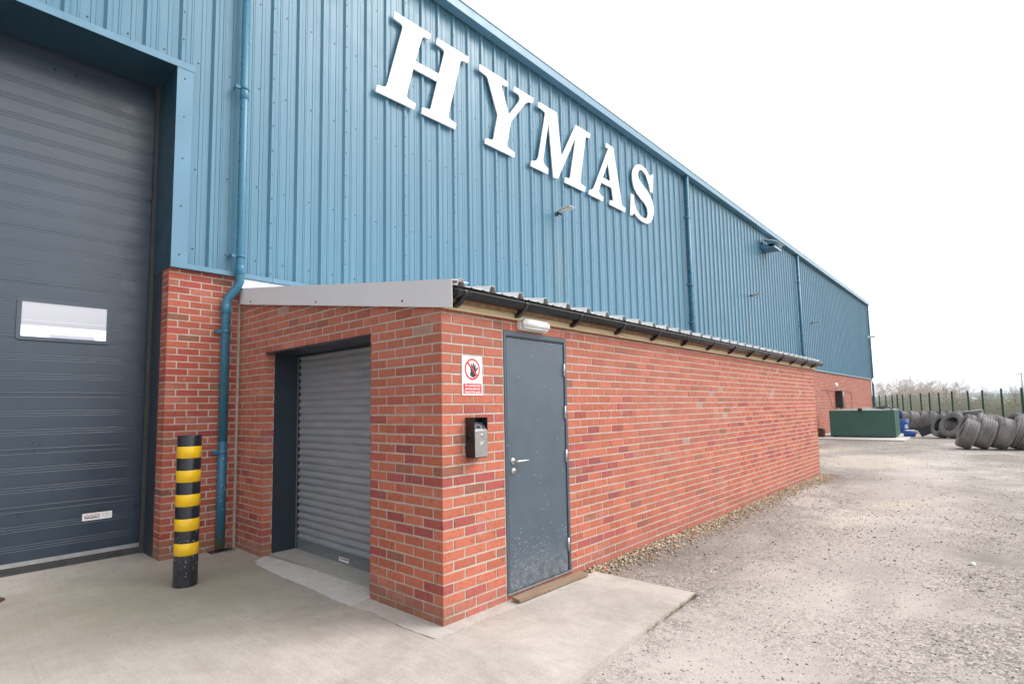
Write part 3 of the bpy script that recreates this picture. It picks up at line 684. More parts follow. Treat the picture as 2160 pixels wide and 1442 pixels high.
# gutter: half round channel with thickness
def gutter_bm(x0, x1, ro, cy=-.100, cz=2.380, mi=0, th=.004, drop=0):
    mb = MB(); pr = []
    for i in range(17): a = math.pi+math.pi*i/16; pr.append((cy+ro*math.cos(a), cz+ro*math.sin(a)*1.0))
    inn = [(cy+(ro-th)*math.cos(math.pi+math.pi*i/16), cz+(ro-th)*math.sin(math.pi+math.pi*i/16)) for i in range(16, -1, -1)]
    loop = pr+inn
    mb.prism([(x0, y, z) for y, z in loop], (x1-x0, 0, 0), mi)
    mb.sm = [len(f) == 4 for f in mb.f]; return mb
gt = ext(gutter_bm(.01, LB+.20, .056), 'gutter', M['black'])
mb = MB(); mb.box((.01, -.159, 2.373), (LB+.20, -.153, 2.382)); b = ext(mb, 'gutter_lip', M['black'], gt)
for xx in (.0, LB+.20): ext(gutter_bm(xx, xx+.006, .056, th=.0559), 'stop_end', M['black'], gt)
for i, x in enumerate([.10, .80, 1.60, 2.40, 3.20, 4.02, 4.83, 5.64, 6.45, 7.26, 8.07, 8.88, 9.69, 10.42]):
    wd = .040
    mb = gutter_bm(x-wd/2, x+wd/2, .063, th=.0065)
    mb.prism([(x-wd/2, -.036, 2.36), (x-wd/2, -.036, 2.266), (x-wd/2, -.070, 2.272), (x-wd/2, -.115, 2.296), (x-wd/2, -.146, 2.330), (x-wd/2, -.120, 2.326), (x-wd/2, -.085, 2.318)], (wd, 0, 0))
    if x in (.10, 4.02, 8.07):
        u = gutter_bm(x-.075, x-.055, .063, th=.0065); mb.add(u.v, u.f); u = gutter_bm(x+.04, x+.06, .063, th=.0065); mb.add(u.v, u.f); u = gutter_bm(x-.055, x+.04, .0595, th=.003); mb.add(u.v, u.f)
    ext(mb, 'gutter_bracket', M['black'], gt)

# steel door
mb = MB()   # frame: stepped section
for (a, b, y0, y1) in ((.677, .700, -.004, .07), (1.515, 1.547, -.004, .07)): mb.box((a, y0, .05), (b, y1, 2.158))
mb.box((.700, -.004, 2.120), (1.515, .07, 2.158)); mb.box((.700, .004, 2.108), (1.515, .07, 2.120), 1); mb.box((1.500, .003, .05), (1.515, .07, 2.108), 1)
fr = ext(mb, 'door_frame', [M['slateclean'], M['jamb']])
mb = MB(); mb.box((.678, -.012, .040), (1.546, .07, .052)); ext(mb, 'threshold', M['alu'])
mb = MB(); mb.box((.706, -.002, .060), (1.494, .045, 2.100), bev=.002); leaf = ext(mb, 'steel_door', M['slate'])
mb = MB(); mb.box((.700, .03, .05), (1.515, .069, 2.11)); ext(mb, 'door_gap', M['dark'])
mb = MB(); mb.lathe([(0, -.010), (.024, -.010), (.026, -.007), (.026, 0)], (0, 1, 0), (.762, -.002, 1.085), 24)
mb.tube([(.762, -.008, 1.085), (.762, -.050, 1.085), (.770, -.060, 1.085), (.785, -.062, 1.085), (.895, -.060, 1.085), (.902, -.058, 1.085)], [.009, .009, .010, .0095, .0095, .006], 12)
hd = ext(mb, 'handle', M['steel'], leaf)
mb = MB(); mb.lathe([(0, -.014), (.020, -.014), (.0255, -.010), (.026, 0)], (0, 1, 0), (.766, -.002, 1.005), 24); mb.lathe([(0, -.0145), (.010, -.0145), (.010, -.019), (0, -.019)], (0, 1, 0), (.766, -.002, 1.007), 14)
mb.box((.763, -.0225, .990), (.769, -.014, 1.006), 1); ext(mb, 'lock', [M['steel'], M['navy']], leaf)
for z in (1.86, 1.47, 1.075, .285):
    mb = MB(); mb.tube([(1.497, -.014, z-.058), (1.497, -.014, z+.058)], .0095, 12)
    for q in (-.02, .02): mb.lathe([(.0099, -.001), (.0105, 0), (.0099, .001)], (0, 0, 1), (1.497, -.014, z+q), 12, 1)
    mb.box((1.488, -.012, z-.05), (1.506, .001, z+.05)); ext(mb, 'hinge', [M['steel'], M['navy']], leaf)

# roller shutter
mb = MB(); prof = []; z = .115; yS = .400
pit = .0762
while z < 2.16:
    for i in range(9):
        t = i/8; h = .0105*math.sin(math.pi*min(1, t*1.16)) if t < .86 else 0
        prof.append((z+pit*t*.94, yS - h - .001))
    prof.append((z+pit*.955, yS+.006)); prof.append((z+pit*.985, yS+.006)); z += pit
vs = []; fs = []
for z_, x in prof: vs += [(x, .86, z_), (x, 2.86, z_)]
for i in range(len(prof)-1): fs.append((2*i, 2*i+1, 2*i+3, 2*i+2))
mb.add(vs, fs, 0, False); sh = ext(mb, 'roller_shutter', M['shutter'])
mb = MB(); mb.box((.384, .87, .018), (.404, 2.84, .113)); mb.box((.380, .87, .010), (.408, 2.84, .020)); mb.box((.372, .87, .108), (.404, 2.84, .114)); ext(mb, 'bottom_rail', mat('shutter_rail', (.22, .25, .27), .38, metal=.3, noise=.1), sh)
mb = MB(); mb.box((.3815, 1.815, .036), (.3838, 1.985, .076)); pl = ext(mb, 'shutter_label', M['white'], sh)
mb = MB()
for i in range(7):
    mb.box((.3805, 1.965-.021*i, .060), (.3816, 1.949-.021*i, .070), 0 if i < 3 else 1)
mb.box((.3805, 1.97, .0545), (.3816, 1.83, .0565), 1); ext(mb, 'label_marks', [M['red'], M['navy']], sh)
mb = MB(); mb.box((.115, 2.866, 0), (.392, 2.95, 2.16)); mb.box((.392, 2.838, 0), (.43, 2.95, 2.16)); mb.box((.372, 2.848, 0), (.378, 2.866, 2.15), 1)
ext(mb, 'shutter_guide', [M['jamb'], mat('guide_edge', (.22, .23, .24), .4, metal=.4)])
mb = MB(); mb.box((.115, .82, 0), (.43, .894, 2.16)); ext(mb, 'shutter_guide', M['jamb'])
mb = MB(); mb.box((.006, .894, 2.146), (.42, 2.866, 2.160)); mb.box((.36, .894, 2.125), (.372, 2.866, 2.146)); ext(mb, 'steel_lintel', M['jamb'])
mb = MB(); mb.box((.45, .1, 0), (.46, 3.5, 2.3)); mb.box((.1, .08, 0), (LB-.05, .09, 2.3)); ext(mb, 'inner_wall', M['dark'])
# ================================================================== LETTERING ON THE CLADDING
sg = empty('wall_lettering', (6.2, 3.44, 6.9)); tag(sg, 'large white slanted serif letters HYMAS fixed high on the blue cladding', 'sign')
for ch in 'HYMAS':
    mb = MB(); loops = LETTERS[ch]
    mb.prism([(x, 3.458, z) for x, z in loops[0]], (0, .024, 0), 0, [[(x, 3.458, z) for x, z in h] for h in loops[1:]])
    xs = [q[0] for q in loops[0]]; 
    # stand-off studs between letter and sheet
    o = child(mb, 'letter', M['white'], sg); o['label'] = 'white capital letter ' + ch
    studs = {'H': [(2.42, 6.5), (2.66, 7.3), (3.1, 6.5), (3.36, 7.3), (2.75, 7.53), (2.42, 6.25)], 'Y': [(4.4, 7.3), (4.56, 6.6), (5.2, 7.4), (4.8, 6.27)], 'M': [(5.9, 7.2), (6.25, 6.4), (7.3, 7.3), (6.98, 6.5), (5.9, 6.27)],
             'A': [(8.45, 7.5), (7.9, 6.5), (8.7, 6.6), (8.0, 6.27)], 'S': [(9.6, 7.5), (10.4, 6.7), (10.0, 7.1), (9.75, 6.28)]}[ch]
    for x, z in studs:
        mb = MB(); mb.tube([(x, 3.478, z), (x, PAN, z)], .012, 8); child(mb, 'stud', M['navy'], o)

# ================================================================== THINGS ON THE WALLS
def bulkhead():
    t = empty('bulkhead_light', (1.03, -.01, 2.225)); tag(t, 'white oblong bulkhead light over the steel door', 'light')
    mb = MB(); mb.prism([(x, .004, z) for x, z in rrect(-.185, .185, -.052, .052, .030)], (0, -.035, 0)); mb.build('base', M['whitep'], t)
    bm = bmesh.new(); bmesh.ops.create_cube(bm, size=1)
    for v in bm.verts:
        v.co = Vector((v.co.x*.36, v.co.y*.06-.055, v.co.z*.098))
        if v.co.y < -.05: v.co.z *= .78; v.co.x *= .96
    bmesh.ops.bevel(bm, geom=bm.edges[:], offset=.018, segments=4, affect='EDGES')
    mb = MB(); mb.bm(bm, 0, True); mb.build('diffuser', mat('diffuser', (.80, .80, .78), .22), t)
    for x in (-.165, .165):
        mb = MB(); mb.box((x-.008, -.075, -.012), (x+.008, -.03, .012), bev=.003); mb.build('clip', M['whitep'], t)
bulkhead()
def warning():
    x0, x1, z0, z1 = .199, .417, 1.619, 1.918; cx, cz = .308, 1.818; y = -.006
    t = empty('warning_sign', (cx, 0, (z0+z1)/2)); tag(t, 'white and red no entry warning sign on the brick beside the steel door', 'sign')
    L = lambda mb, n, m, p=None: wb(mb, n, m, p or t)
    mb = MB(); mb.prism([(x, y, z) for x, z in rrect(x0, x1, z0, z1, .008)], (0, .0055, 0)); bd = L(mb, 'board', M['white'])
    mb = MB(); n = 48; yy = y-.001
    out = [(cx+.083*math.cos(2*math.pi*i/n), yy, cz+.083*math.sin(2*math.pi*i/n)) for i in range(n)]; inn = [(cx+.068*math.cos(2*math.pi*i/n), yy, cz+.068*math.sin(2*math.pi*i/n)) for i in range(n)]
    mb.prism(out, (0, .0008, 0), 0, [inn]); L(mb, 'red_ring', M['red'], bd)
    mb = MB(); d = Vector((1, 0, -1)).normalized()*.072; e = Vector((1, 0, 1)).normalized()*.0075; c = Vector((cx, yy-.002, cz))
    mb.prism([(c-d-e)[:], (c+d-e)[:], (c+d+e)[:], (c-d+e)[:]], (0, .0008, 0)); L(mb, 'red_bar', M['red'], bd)
    mb = MB(); hx, hz = cx+.012, cz-.012
    hand = [(-.028,-.030),(-.010,-.046),(.012,-.046),(.022,-.030),(.026,-.005),(.040,.014),(.038,.020),(.032,.020),(.020,.008),(.022,.036),(.018,.040),(.014,.036),(.012,.012),(.008,.048),(.004,.052),(0,.048),(.000,.013),(-.008,.044),(-.013,.046),(-.016,.042),(-.011,.010),(-.022,.028),(-.027,.028),(-.028,.023),(-.020,-.004)]
    mb.prism([(hx+a*1.3-.004, yy-.001, hz+b*1.15+.004) for a, b in hand], (0, .0008, 0)); L(mb, 'hand_symbol', M['navy'], bd)
    mb = MB(); mb.box((cx-.098, yy, z0+.012), (cx+.098, yy+.0008, z0+.090)); L(mb, 'red_panel', M['red'], bd)
    for i, s in enumerate(('No unauthorised', 'persons allowed', 'beyond this point')):
        L(text_mesh(s, .0265, (cx, yy-.0008, z0+.0745-.0245*i), (1, 0, 0), (0, 0, 1), .0006, bold=.0004, sx=.9), 'sign_lettering', M['white'], bd)
    for x in (x0+.022, x1-.022):
        mb = MB(); screw(mb, x, y, z1-.022, .004, 0); L(mb, 'screw', M['steel'], bd)
warning()
def ashbin():
    t = empty('ashtray_bin', (.30, 0, 1.15)); tag(t, 'small steel cigarette bin on the brick under the warning sign', 'bin')
    x0, x1, z0, z1 = .232, .372, 1.152, 1.452; Y = -.098
    mb = MB()
    for x in (x0, x1-.003): mb.prism([(x, -.003, z0), (x, Y, z0+.008), (x, Y, z1), (x, -.003, z1)], (.003, 0, 0))
    mb.box((x0+.003, -.006, z0), (x1-.003, -.003, z1)); mb.box((x0+.003, Y, z1-.003), (x1-.003, -.006, z1)); mb.box((x0+.003, Y+.004, z0), (x1-.003, -.006, z0+.004)); wb(mb, 'casing', M['black'], t)
    mb = MB(); mb.box((x0+.003, Y-.002, z0+.006), (x1-.003, Y+.004, z0+.200), bev=.001); fp = wb(mb, 'front_panel', mat('brushed_steel', (.36, .345, .335), .38, metal=.7, noise=.05, nscale=20), t)
    mb = MB(); mb.prism([(x0+.003, Y, z0+.200), (x0+.003, -.035, z0+.262), (x0+.003, -.035, z0+.258), (x0+.003, Y, z0+.196)], (x1-x0-.006, 0, 0)); st = wb(mb, 'stub_plate', M['alu'], t)
    mb = MB(); sl = (.062/.063)
    P3 = lambda x, v, h=0: (x, Y+v, z0+.200+v*sl+.0012+h)
    for a, b, v0, v1 in ((x0+.012, x0+.030, .010, .028), (x0+.042, x0+.088, .014, .034), (x0+.100, x0+.118, .010, .028)):
        mb.prism([P3(a, v0), P3(b, v0), P3(b, v1), P3(a, v1)], (0, 0, .0006))
    wb(mb, 'slots', M['navy'], st)
    mb = MB(); mb.lathe([(0, -.004), (.009, -.004), (.010, 0)], (0, 1, 0), ((x0+x1)/2+.002, Y-.002, z0+.166), 16); wb(mb, 'lock', M['steel'], fp)
    mb = MB()
    for i in range(3): mb.box((.290, Y-.0028, 1.268-.009*i), (.312+.006*(i == 1), Y-.002, 1.2715-.009*i))
    mb.prism([(.312, Y-.0028, 1.262), (.328, Y-.0028, 1.274), (.328, Y-.0028, 1.277), (.312, Y-.0028, 1.265)], (0, .0008, 0)); wb(mb, 'cigarette_mark', M['white'], fp)
ashbin()
def floodlight(x, z, s, label):
    t = empty('floodlight', (x, 3.50, z)); tag(t, label, 'floodlight', 'floodlights on the cladding')
    mb = MB(); mb.box((-.05*s, -.03, -.05*s), (.05*s, .0, .05*s), bev=.006); mb.tube([(0, -.02, 0), (0, -.09*s, .0)], .022*s, 10); mb.box((-.075*s, -.12*s, -.03*s), (.075*s, -.07*s, .035*s), bev=.005); mb.build('bracket', M['navy'], t)
    ax = Vector((0, -math.cos(R(8)), math.sin(R(8)))); a = Vector((0, -.10*s, .0))
    bm = bmesh.new(); bmesh.ops.create_cube(bm, size=1)
    for v in bm.verts: v.co = a + ax*(.20+v.co.y*-.36)*s + Vector((v.co.x*.24*s, 0, v.co.z*.035*s+.01))
    bmesh.ops.bevel(bm, geom=bm.edges[:], offset=.006, segments=1, affect='EDGES'); mb = MB(); mb.bm(bm)
    for i in range(7):
        q = a+ax*(.05+.03*i)*s; mb.box((-.11*s, q.y-.004, q.z+.03*s), (.11*s, q.y+.004, q.z+.055*s))
    mb.build('housing', M['grey'] if s < 1.01 else M['black'], t)
    for sx in (-1, 1):
        mb = MB(); o = a+ax*.13*s+Vector((0, 0, -.0095*s-.002)); f = a+ax*.35*s+Vector((0, 0, -.0095*s-.002))
        x0_, x1_ = sorted((sx*.02*s, sx*.095*s))
        mb.prism([(x0_, o.y, o.z), (x1_, o.y, o.z), (x1_, f.y, f.z), (x0_, f.y, f.z)], (0, 0, -.003)); mb.build('lens', M['lamp'], t)
floodlight(6.27, 5.48, .84, 'flat floodlight under the white lettering')
floodlight(18.1, 5.46, .8, 'small flat floodlight just left of the pipe beyond the lettering')
floodlight(26.75, 5.37, .8, 'farthest small flat floodlight right of the last visible pipe')
def vent_unit():
    t = empty('extractor_unit', (20.0, 3.50, 7.72)); tag(t, 'blue and white extractor box tucked under the eaves gutter', 'extractor')
    mb = MB(); mb.tube([(-.38, -.42, -.02), (.42, -.42, -.02)], .15, 20); mb.box((-.38, -.50, -.20), (.42, -.0, -.05), bev=.01); mb.build('casing', mat('unit_blue', (.08, .20, .32), .4), t)
    mb = MB(); mb.prism([(-.40, -.60, -.02), (-.40, -.05, .20), (-.40, -.05, .22), (-.40, -.62, .0)], (.88, 0, 0)); mb.build('hood', M['white'], t)
    mb = MB(); mb.box((-.40, -.53, -.215), (.44, -.50, -.185)); mb.box((.42, -.53, -.215), (.46, -.02, -.19)); mb.build('trim_edge', M['whitep'], t)
    for i in range(4):
        mb = MB(); mb.box((-.25+.2*i, -.635, -.01), (-.17+.2*i, -.60, .03)); mb.build('hole_cap', M['navy'], t)
vent_unit()
mb = MB(); mb.lathe([(0, -.10), (.09, -.085), (.14, -.04), (.15, 0)], (0, 1, 0), (31.6, BY, 2.47), 20); tag(mb.build('round_wall_light', M['whitep']), 'round white wall light above the black cabinet on the far brick', 'light')
t = empty('corner_lamp', (XE-.16, 3.40, 3.02)); tag(t, 'white lamp at the foot of the cladding on the far corner', 'light')
mb = MB(); mb.lathe([(0, -.22), (.10, -.18), (.16, -.08), (.17, 0)], (0, 1, 0), (0, 0, 0), 16); mb.build('lamp_shade', emis('lit_lamp', (1, .93, .8), 1.2), t); mb = MB(); mb.box((-.09, 0, -.12), (.09, .05, .12)); mb.build('base', M['grey'], t)
t = empty('camera_arm', (XE-1.1, 3.42, 5.95)); tag(t, 'white camera on a short arm high on the far corner of the cladding', 'camera')
mb = MB(); mb.box((-.10, -.45, -.07), (.10, -.02, .07), bev=.02); mb.build('camera_body', M['white'], t); mb = MB(); mb.tube([(0, .1, 0), (0, -.05, 0)], .04, 8); mb.build('arm', M['grey'], t)
t = empty('wall_cabinet', (31.45, BY, 1.26)); tag(t, 'tall black cabinet on the far brick wall above the green tank', 'cabinet')
mb = MB(); mb.box((-.20, -.34, 0), (.20, 0, .92), bev=.02); mb.build('cabinet_body', M['black'], t); mb = MB(); mb.box((-.13, -.355, .62), (.13, -.341, .86), bev=.004); mb.build('panel', M['grey'], t)
mb = MB(); mb.tube([(.1, -.2, 0), (.4, -.25, -.12), (.8, -.22, .1), (1.1, -.2, -.1)], .02, 8); mb.tube([(-.1, -.2, .02), (-.1, -.18, -.3)], .03, 8); mb.build('hose', M['black'], t)
mb = MB(); mb.tube([(28.0, BY-.03, 2.17), (29.3, BY-.03, 2.17), (29.8, BY-.03, 1.9), (30.2, BY-.03, 1.35), (30.9, BY-.03, 1.2)], .010, 6); mb.tube([(29.3, BY-.03, 2.17), (35.4, BY-.03, 2.17), (35.4, BY-.03, .9)], .010, 6)
tag(mb.build('cable_run', mat('cable_grey', (.12, .10, .11), .6)), 'black cable looping along the far brick wall to the cabinet', 'cable')

# ================================================================== ON THE APRON
b = empty('bollard', (-.855, 2.475, 0)); tag(b, 'tall black and yellow striped steel bollard by the sectional door', 'bollard')
rB = .098
mb = MB(); mb.lathe([(rB, -.02), (rB, 1.312), (rB-.004, 1.320), (0, 1.321)], (0, 0, 1), (0, 0, 0), 40); mb.build('post', M['blackp'], b)
for i in range(5):
    z1_ = 1.222-i*.2115; z0_ = z1_-.104
    mb = MB(); mb.lathe([(rB+.0002, z0_), (rB+.0013, z0_+.001), (rB+.0013, z1_-.001), (rB+.0002, z1_)], (0, 0, 1), (0, 0, 0), 40); mb.build('yellow_band', M['yellow'], b)
mb = MB(); mb.prism([(.675, -.125, .016), (1.61, -.140, .010), (1.62, -.052, .014), (.685, -.036, .018)], (0, 0, .021)); mb2 = MB(); tag(mb.build('timber_plank', M['plank']), 'weathered timber plank lying under the steel door', 'plank')
mb = MB(); mb.lathe([(0, .012), (.10, .011), (.135, .004), (.14, 0)], (0, 0, 1), (0, 0, 0), 28); o = mb.build('drain_cover', M['rust']); o.location = (-2.11, 3.27, .001); tag(o, 'dark round cover in the concrete at the left edge', 'cover')
mb = MB(); mb.box((-.30, 3.36, .002), (-.06, 3.39, .012)); mb.box((-.30, 3.40, .001), (-.05, 3.545, .006), 1); tag(mb.build('gully_grate', [M['alu'], M['navy']]), 'dark gully at the foot of the blue pipe', 'gully')

# ================================================================== GROUND
mb = MB()
def grid(mb, x0, x1, y0, y1, nx, ny, zf, mi=0):
    vs = [(x0+(x1-x0)*i/nx, y0+(y1-y0)*j/ny, 0) for j in range(ny+1) for i in range(nx+1)]
    vs = [(x, y, zf(x, y)) for x, y, z in vs]; w_ = nx+1
    mb.add(vs, [(j*w_+i, j*w_+i+1, (j+1)*w_+i+1, (j+1)*w_+i) for j in range(ny) for i in range(nx)], mi, True)
def hump(x, y):
    z = -.030 + .010*math.sin(x*.9+1.3*math.sin(y*.7)) + .008*math.sin(y*1.7+x*.4) + .006*math.sin(x*2.3-y*1.9)
    return z
grid(mb, -40, 60, -60, 4, 250, 160, hump)
gr = mb.build('gravel_yard', M['gravel'], recalc=False); tag(gr, kind='structure')
mb = MB(); mb.add([(-1500, -2500, -.30), (5000, -2500, -.30), (5000, 2500, -.30), (-1500, 2500, -.30)], [(0, 1, 2, 3)])
fm = mat('field_grass', rough=.95); g = G(fm); g.base(g.ramp(g.noise(.05, 5, .6), [(.35, (.11, .15, .05)), (.5, (.17, .20, .07)), (.65, (.15, .13, .08))])); tag(mb.build('field', fm), kind='structure')
# apron slab with a real edge
mb = MB(); pts = [(1.785, -.098), (1.80, -1.035), (.86, -1.075), (-.07, -1.13), (-3.0, -1.20), (-9, -1.32), (-9, 4.4), (1.6, 4.4), (1.6, -.098)]
mb.prism([(x, y, -.12) for x, y in pts], (0, 0, .12)); ap = mb.build('concrete_apron', M['conc']); tag(ap, kind='structure')
mb = MB()
def ragged(pts, amp, n=9):
    out = []
    for i, (a, b) in enumerate(zip(pts, pts[1:])):
        for k in range(n):
            t = k/n; x = a[0]+(b[0]-a[0])*t; y = a[1]+(b[1]-a[1])*t; j = amp if k else amp*.5
            out.append((x+rng.uniform(-j, j), y+rng.uniform(-j, j)))
    out.append(pts[-1]); return out
edge = ragged([(.02, 2.86), (-.11, 2.78), (-.166, 2.614), (-.177, 2.4), (-.194, 2.07), (-.191, 1.75), (-.192, 1.45), (-.201, 1.18), (-.212, .87), (-.18, .72), (-.174, .51), (-.192, .2), (-.168, -.10), (-.034, -.138), (.206, -.11), (.58, -.141), (.9, -.17), (1.29, -.155), (1.70, -.09)], .0035, 5)
mb.prism([(x, y, -.01) for x, y in edge + [(1.60, .05), (.05, .05)]], (0, 0, .0135)); tag(mb.build('footing_strip', M['conc4']), kind='structure')
mb = MB(); cr = edge
# open joint along the strip
L_ = []; Rr = []
for i, (x, y) in enumerate(cr):
    a = Vector(cr[max(i-1, 0)]+(0,)); b_ = Vector(cr[min(i+1, len(cr)-1)]+(0,)); n = (b_-a).normalized(); n = Vector((n.y, -n.x, 0)); wd = max(.00002, rng.uniform(-.0012, .0022))
    L_.append((x+n.x*wd, y+n.y*wd, .0042)); Rr.append((x-n.x*wd, y-n.y*wd, .0042))
mb.add(L_+Rr, [(i, i+1, len(L_)+i+1, len(L_)+i) for i in range(len(L_)-1)]); tag(mb.build('concrete_crack', mat('crack', (.09, .07, .055), 1)), kind='structure')
# ramp into the shutter opening
rp_ = [(x, y, -.003+max(0, min(1, (x+.21)/.31))*.018) for x, y in ragged([(-.200, .868), (-.002, .880), (.0, .896), (.125, .896), (.10, 1.4), (.09, 2.0), (.06, 2.45), (.02, 2.82), (-.10, 2.74), (-.158, 2.6), (-.170, 2.4), (-.187, 2.07), (-.185, 1.45), (-.194, 1.18), (-.200, .868)], .002, 4)[:-1]]; mb = MB(); mb.prism(rp_, (0, 0, .006)); tag(mb.build('ramp', M['conc2']), kind='structure')
mb = MB(); mb.box((.10, .90, -.02), (.46, 2.87, .018)); tag(mb.build('shutter_sill', M['conc3']), kind='structure')
mb = MB(); mb.prism([(24.1, 3.5, -.06), (24.1, 2.9, -.06), (24.0, -.10, -.06), (29.0, .05, -.06), (33, 3.5, -.06)], (0, 0, .075)); tag(mb.build('concrete_pad', M['conc2']), kind='structure')

# ------------------------------------------------------------------ loose stones
def vnoise(x, y, s, seed):
    r = np.random.default_rng(seed).random((64, 64)); x = x*s % 64; y = y*s % 64
    i = x.astype(int); j = y.astype(int); fx = x-i; fy = y-j; fx = fx*fx*(3-2*fx); fy = fy*fy*(3-2*fy)
    i1 = (i+1) % 64; j1 = (j+1) % 64; i %= 64; j %= 64
    return (r[i, j]*(1-fx)+r[i1, j]*fx)*(1-fy) + (r[i, j1]*(1-fx)+r[i1, j1]*fx)*fy
def stone_mesh(name, x, y, z, s, cols, flat=.55):
    n = len(x)
    base = np.array([(1, 0, 0), (-1, 0, 0), (0, 1, 0), (0, -1, 0), (0, 0, 1), (0, 0, -1), (.6, .6, .5), (-.6, -.6, .45)], float)[:6]
    faces = np.array([(0, 2, 4), (2, 1, 4), (1, 3, 4), (3, 0, 4), (2, 0, 5), (1, 2, 5), (3, 1, 5), (0, 3, 5)])
    V = base[None]*nrg.uniform(.55, 1.2, (n, 6, 3)) + nrg.normal(0, .16, (n, 6, 3)); V[:, :, 2] *= flat
    a = nrg.uniform(0, 2*np.pi, n); ca, sa = np.cos(a)[:, None], np.sin(a)[:, None]
    X = V[:, :, 0]*ca - V[:, :, 1]*sa; Y = V[:, :, 0]*sa + V[:, :, 1]*ca; asp = nrg.uniform(.6, 1.3, (n, 1))
    V = np.stack([X, Y*asp, V[:, :, 2]], -1)*s[:, None, None] + np.stack([x, y, z], -1)[:, None]
    me = bpy.data.meshes.new(name); nf = n*8
    me.vertices.add(n*6); me.vertices.foreach_set('co', V.astype(np.float32).ravel())
    F = (faces[None] + (np.arange(n)*6)[:, None, None]).reshape(-1, 3)
    me.loops.add(nf*3); me.loops.foreach_set('vertex_index', F.ravel().astype(np.int32))
    me.polygons.add(nf); me.polygons.foreach_set('loop_start', np.arange(0, nf*3, 3, dtype=np.int32)); me.polygons.foreach_set('loop_total', np.full(nf, 3, np.int32))
    me.update(calc_edges=True); ca_ = me.color_attributes.new('tint', 'FLOAT_COLOR', 'CORNER')
    cc = np.repeat(np.concatenate([cols, np.ones((n, 1))], 1), 24, 0).astype(np.float32); ca_.data.foreach_set('color', cc.ravel())
    me.materials.append(M['stone']); o = bpy.data.objects.new(name, me); C.objects.link(o); return o
def colmix(n, cols, p):
    c = np.array(cols)[nrg.choice(len(cols), n, p=p)]; return np.clip(c*nrg.uniform(.75, 1.25, (n, 1)), 0, 1)
def hz(x, y): return -.030 + .010*np.sin(x*.9+1.3*np.sin(y*.7)) + .008*np.sin(y*1.7+x*.4) + .006*np.sin(x*2.3-y*1.9)
GC = [(.17, .155, .15), (.26, .235, .215), (.38, .34, .305), (.54, .49, .44), (.42, .25, .19), (.085, .08, .08)]
def scatter(n, x0, x1, y0, y1, smin, smax, keep=.0):
    x = nrg.uniform(x0, x1, n*3); y = nrg.uniform(y0, y1, n*3)
    m = vnoise(x, y, 1.1, 3)*.5 + vnoise(x, y, .45, 5)*.5
    ok = (nrg.random(n*3) < np.clip((m-.30)*2.2, .10, 1)) & ~((x < 1.80) & (y > -1.13-.05*(x < 0)+.0)) & ~((x < LB) & (y > 0))
    return x[ok][:n], y[ok][:n]
x1_, y1_ = scatter(26000, -.5, 8, -3.4, 0, .003, .01)
s1_ = .0018 + .0075*nrg.random(len(x1_))**4
x2_, y2_ = scatter(9000, 3, 24, -6, 3.2, .006, .02); s2_ = .005 + .014*nrg.random(len(x2_))**3
x = np.concatenate([x1_, x2_]); y = np.concatenate([y1_, y2_]); s = np.concatenate([s1_, s2_])
o = stone_mesh('gravel', x, y, hz(x, y)+s*.22, s, colmix(len(x), GC, [.20, .28, .24, .14, .05, .09])); tag(o, 'loose grey gravel strewn over the dusty yard', 'gravel', kind='stuff')
n = 11000; x = nrg.uniform(1.74, LB+.3, n); d = nrg.exponential(.15, n); y = -.01-d; ok = (d < .75) & ~((x < 1.83) & (y < -.09)); x, y, d = x[ok], y[ok], d[ok]
s = (.005+.020*nrg.random(len(x))**3.4)*np.clip(1.15-d*1.1, .35, 1)
o = stone_mesh('rubble', x, y, hz(x, y)+.012*np.exp(-d*7)+s*.3, s, colmix(len(x), [(.52, .42, .29), (.40, .32, .23), (.60, .53, .42), (.28, .24, .19), (.50, .20, .12)], [.34, .26, .18, .14, .08]), .7); tag(o, 'yellowish rubble banked along the foot of the lean-to wall', 'rubble', kind='stuff')
n = 260; x = nrg.uniform(-2.2, 1.7, n); y = nrg.uniform(-1.0, 3.8, n); ok = ~((x > -.05) & (y > -.02)); x, y = x[ok], y[ok]; s = .0012+.004*nrg.random(len(x))**3
o = stone_mesh('grit', x, y, np.full(len(x), .002), s, colmix(len(x), [(.08, .06, .05), (.25, .2, .16), (.6, .58, .55)], [.5, .35, .15])); tag(o, 'dark grit scattered on the concrete apron', 'grit', kind='stuff')
mb = MB(); bm = bmesh.new(); bmesh.ops.create_icosphere(bm, subdivisions=2, radius=.022); [setattr(v, 'co', v.co*rng.uniform(.9, 1.05)) for v in bm.verts]; mb.bm(bm, 0, True); o = mb.build('white_pebble', M['white']); o.location = (4.23, -2.68, -.01); tag(o, 'single white pebble lying alone on the gravel', 'stone')
# ================================================================== FAR YARD
t = empty('fuel_tank', (26.8, 1.55, 0)); tag(t, 'big dark green steel tank on a concrete pad beside the far brick wall', 'tank')
mb = MB()
q = [(25.55, 2.74), (25.86, .38), (27.95, .46), (27.64, 2.82)]
mb.prism([(x, y, .06) for x, y in q], (0, 0, 1.11)); mb2 = MB()
for i in range(4):
    a, b_ = Vector(q[i]+(0,)), Vector(q[(i+1) % 4]+(0,))
wb(mb, 'tank_body', M['green'], t)
mb = MB(); c = Vector((26.75, 1.68, 0)); qq = [Vector(p_+(0,)) for p_ in q]; o1 = [c+(v-c)*1.012 for v in qq]
vs = [(v.x, v.y, 1.172) for v in o1] + [(v.x, v.y, 1.200) for v in o1]; ridge = [((o1[1]+o1[0])/2), ((o1[2]+o1[3])/2)]
vs += [(ridge[0].x+.25, ridge[0].y, 1.30), (ridge[1].x, ridge[1].y, 1.30)]
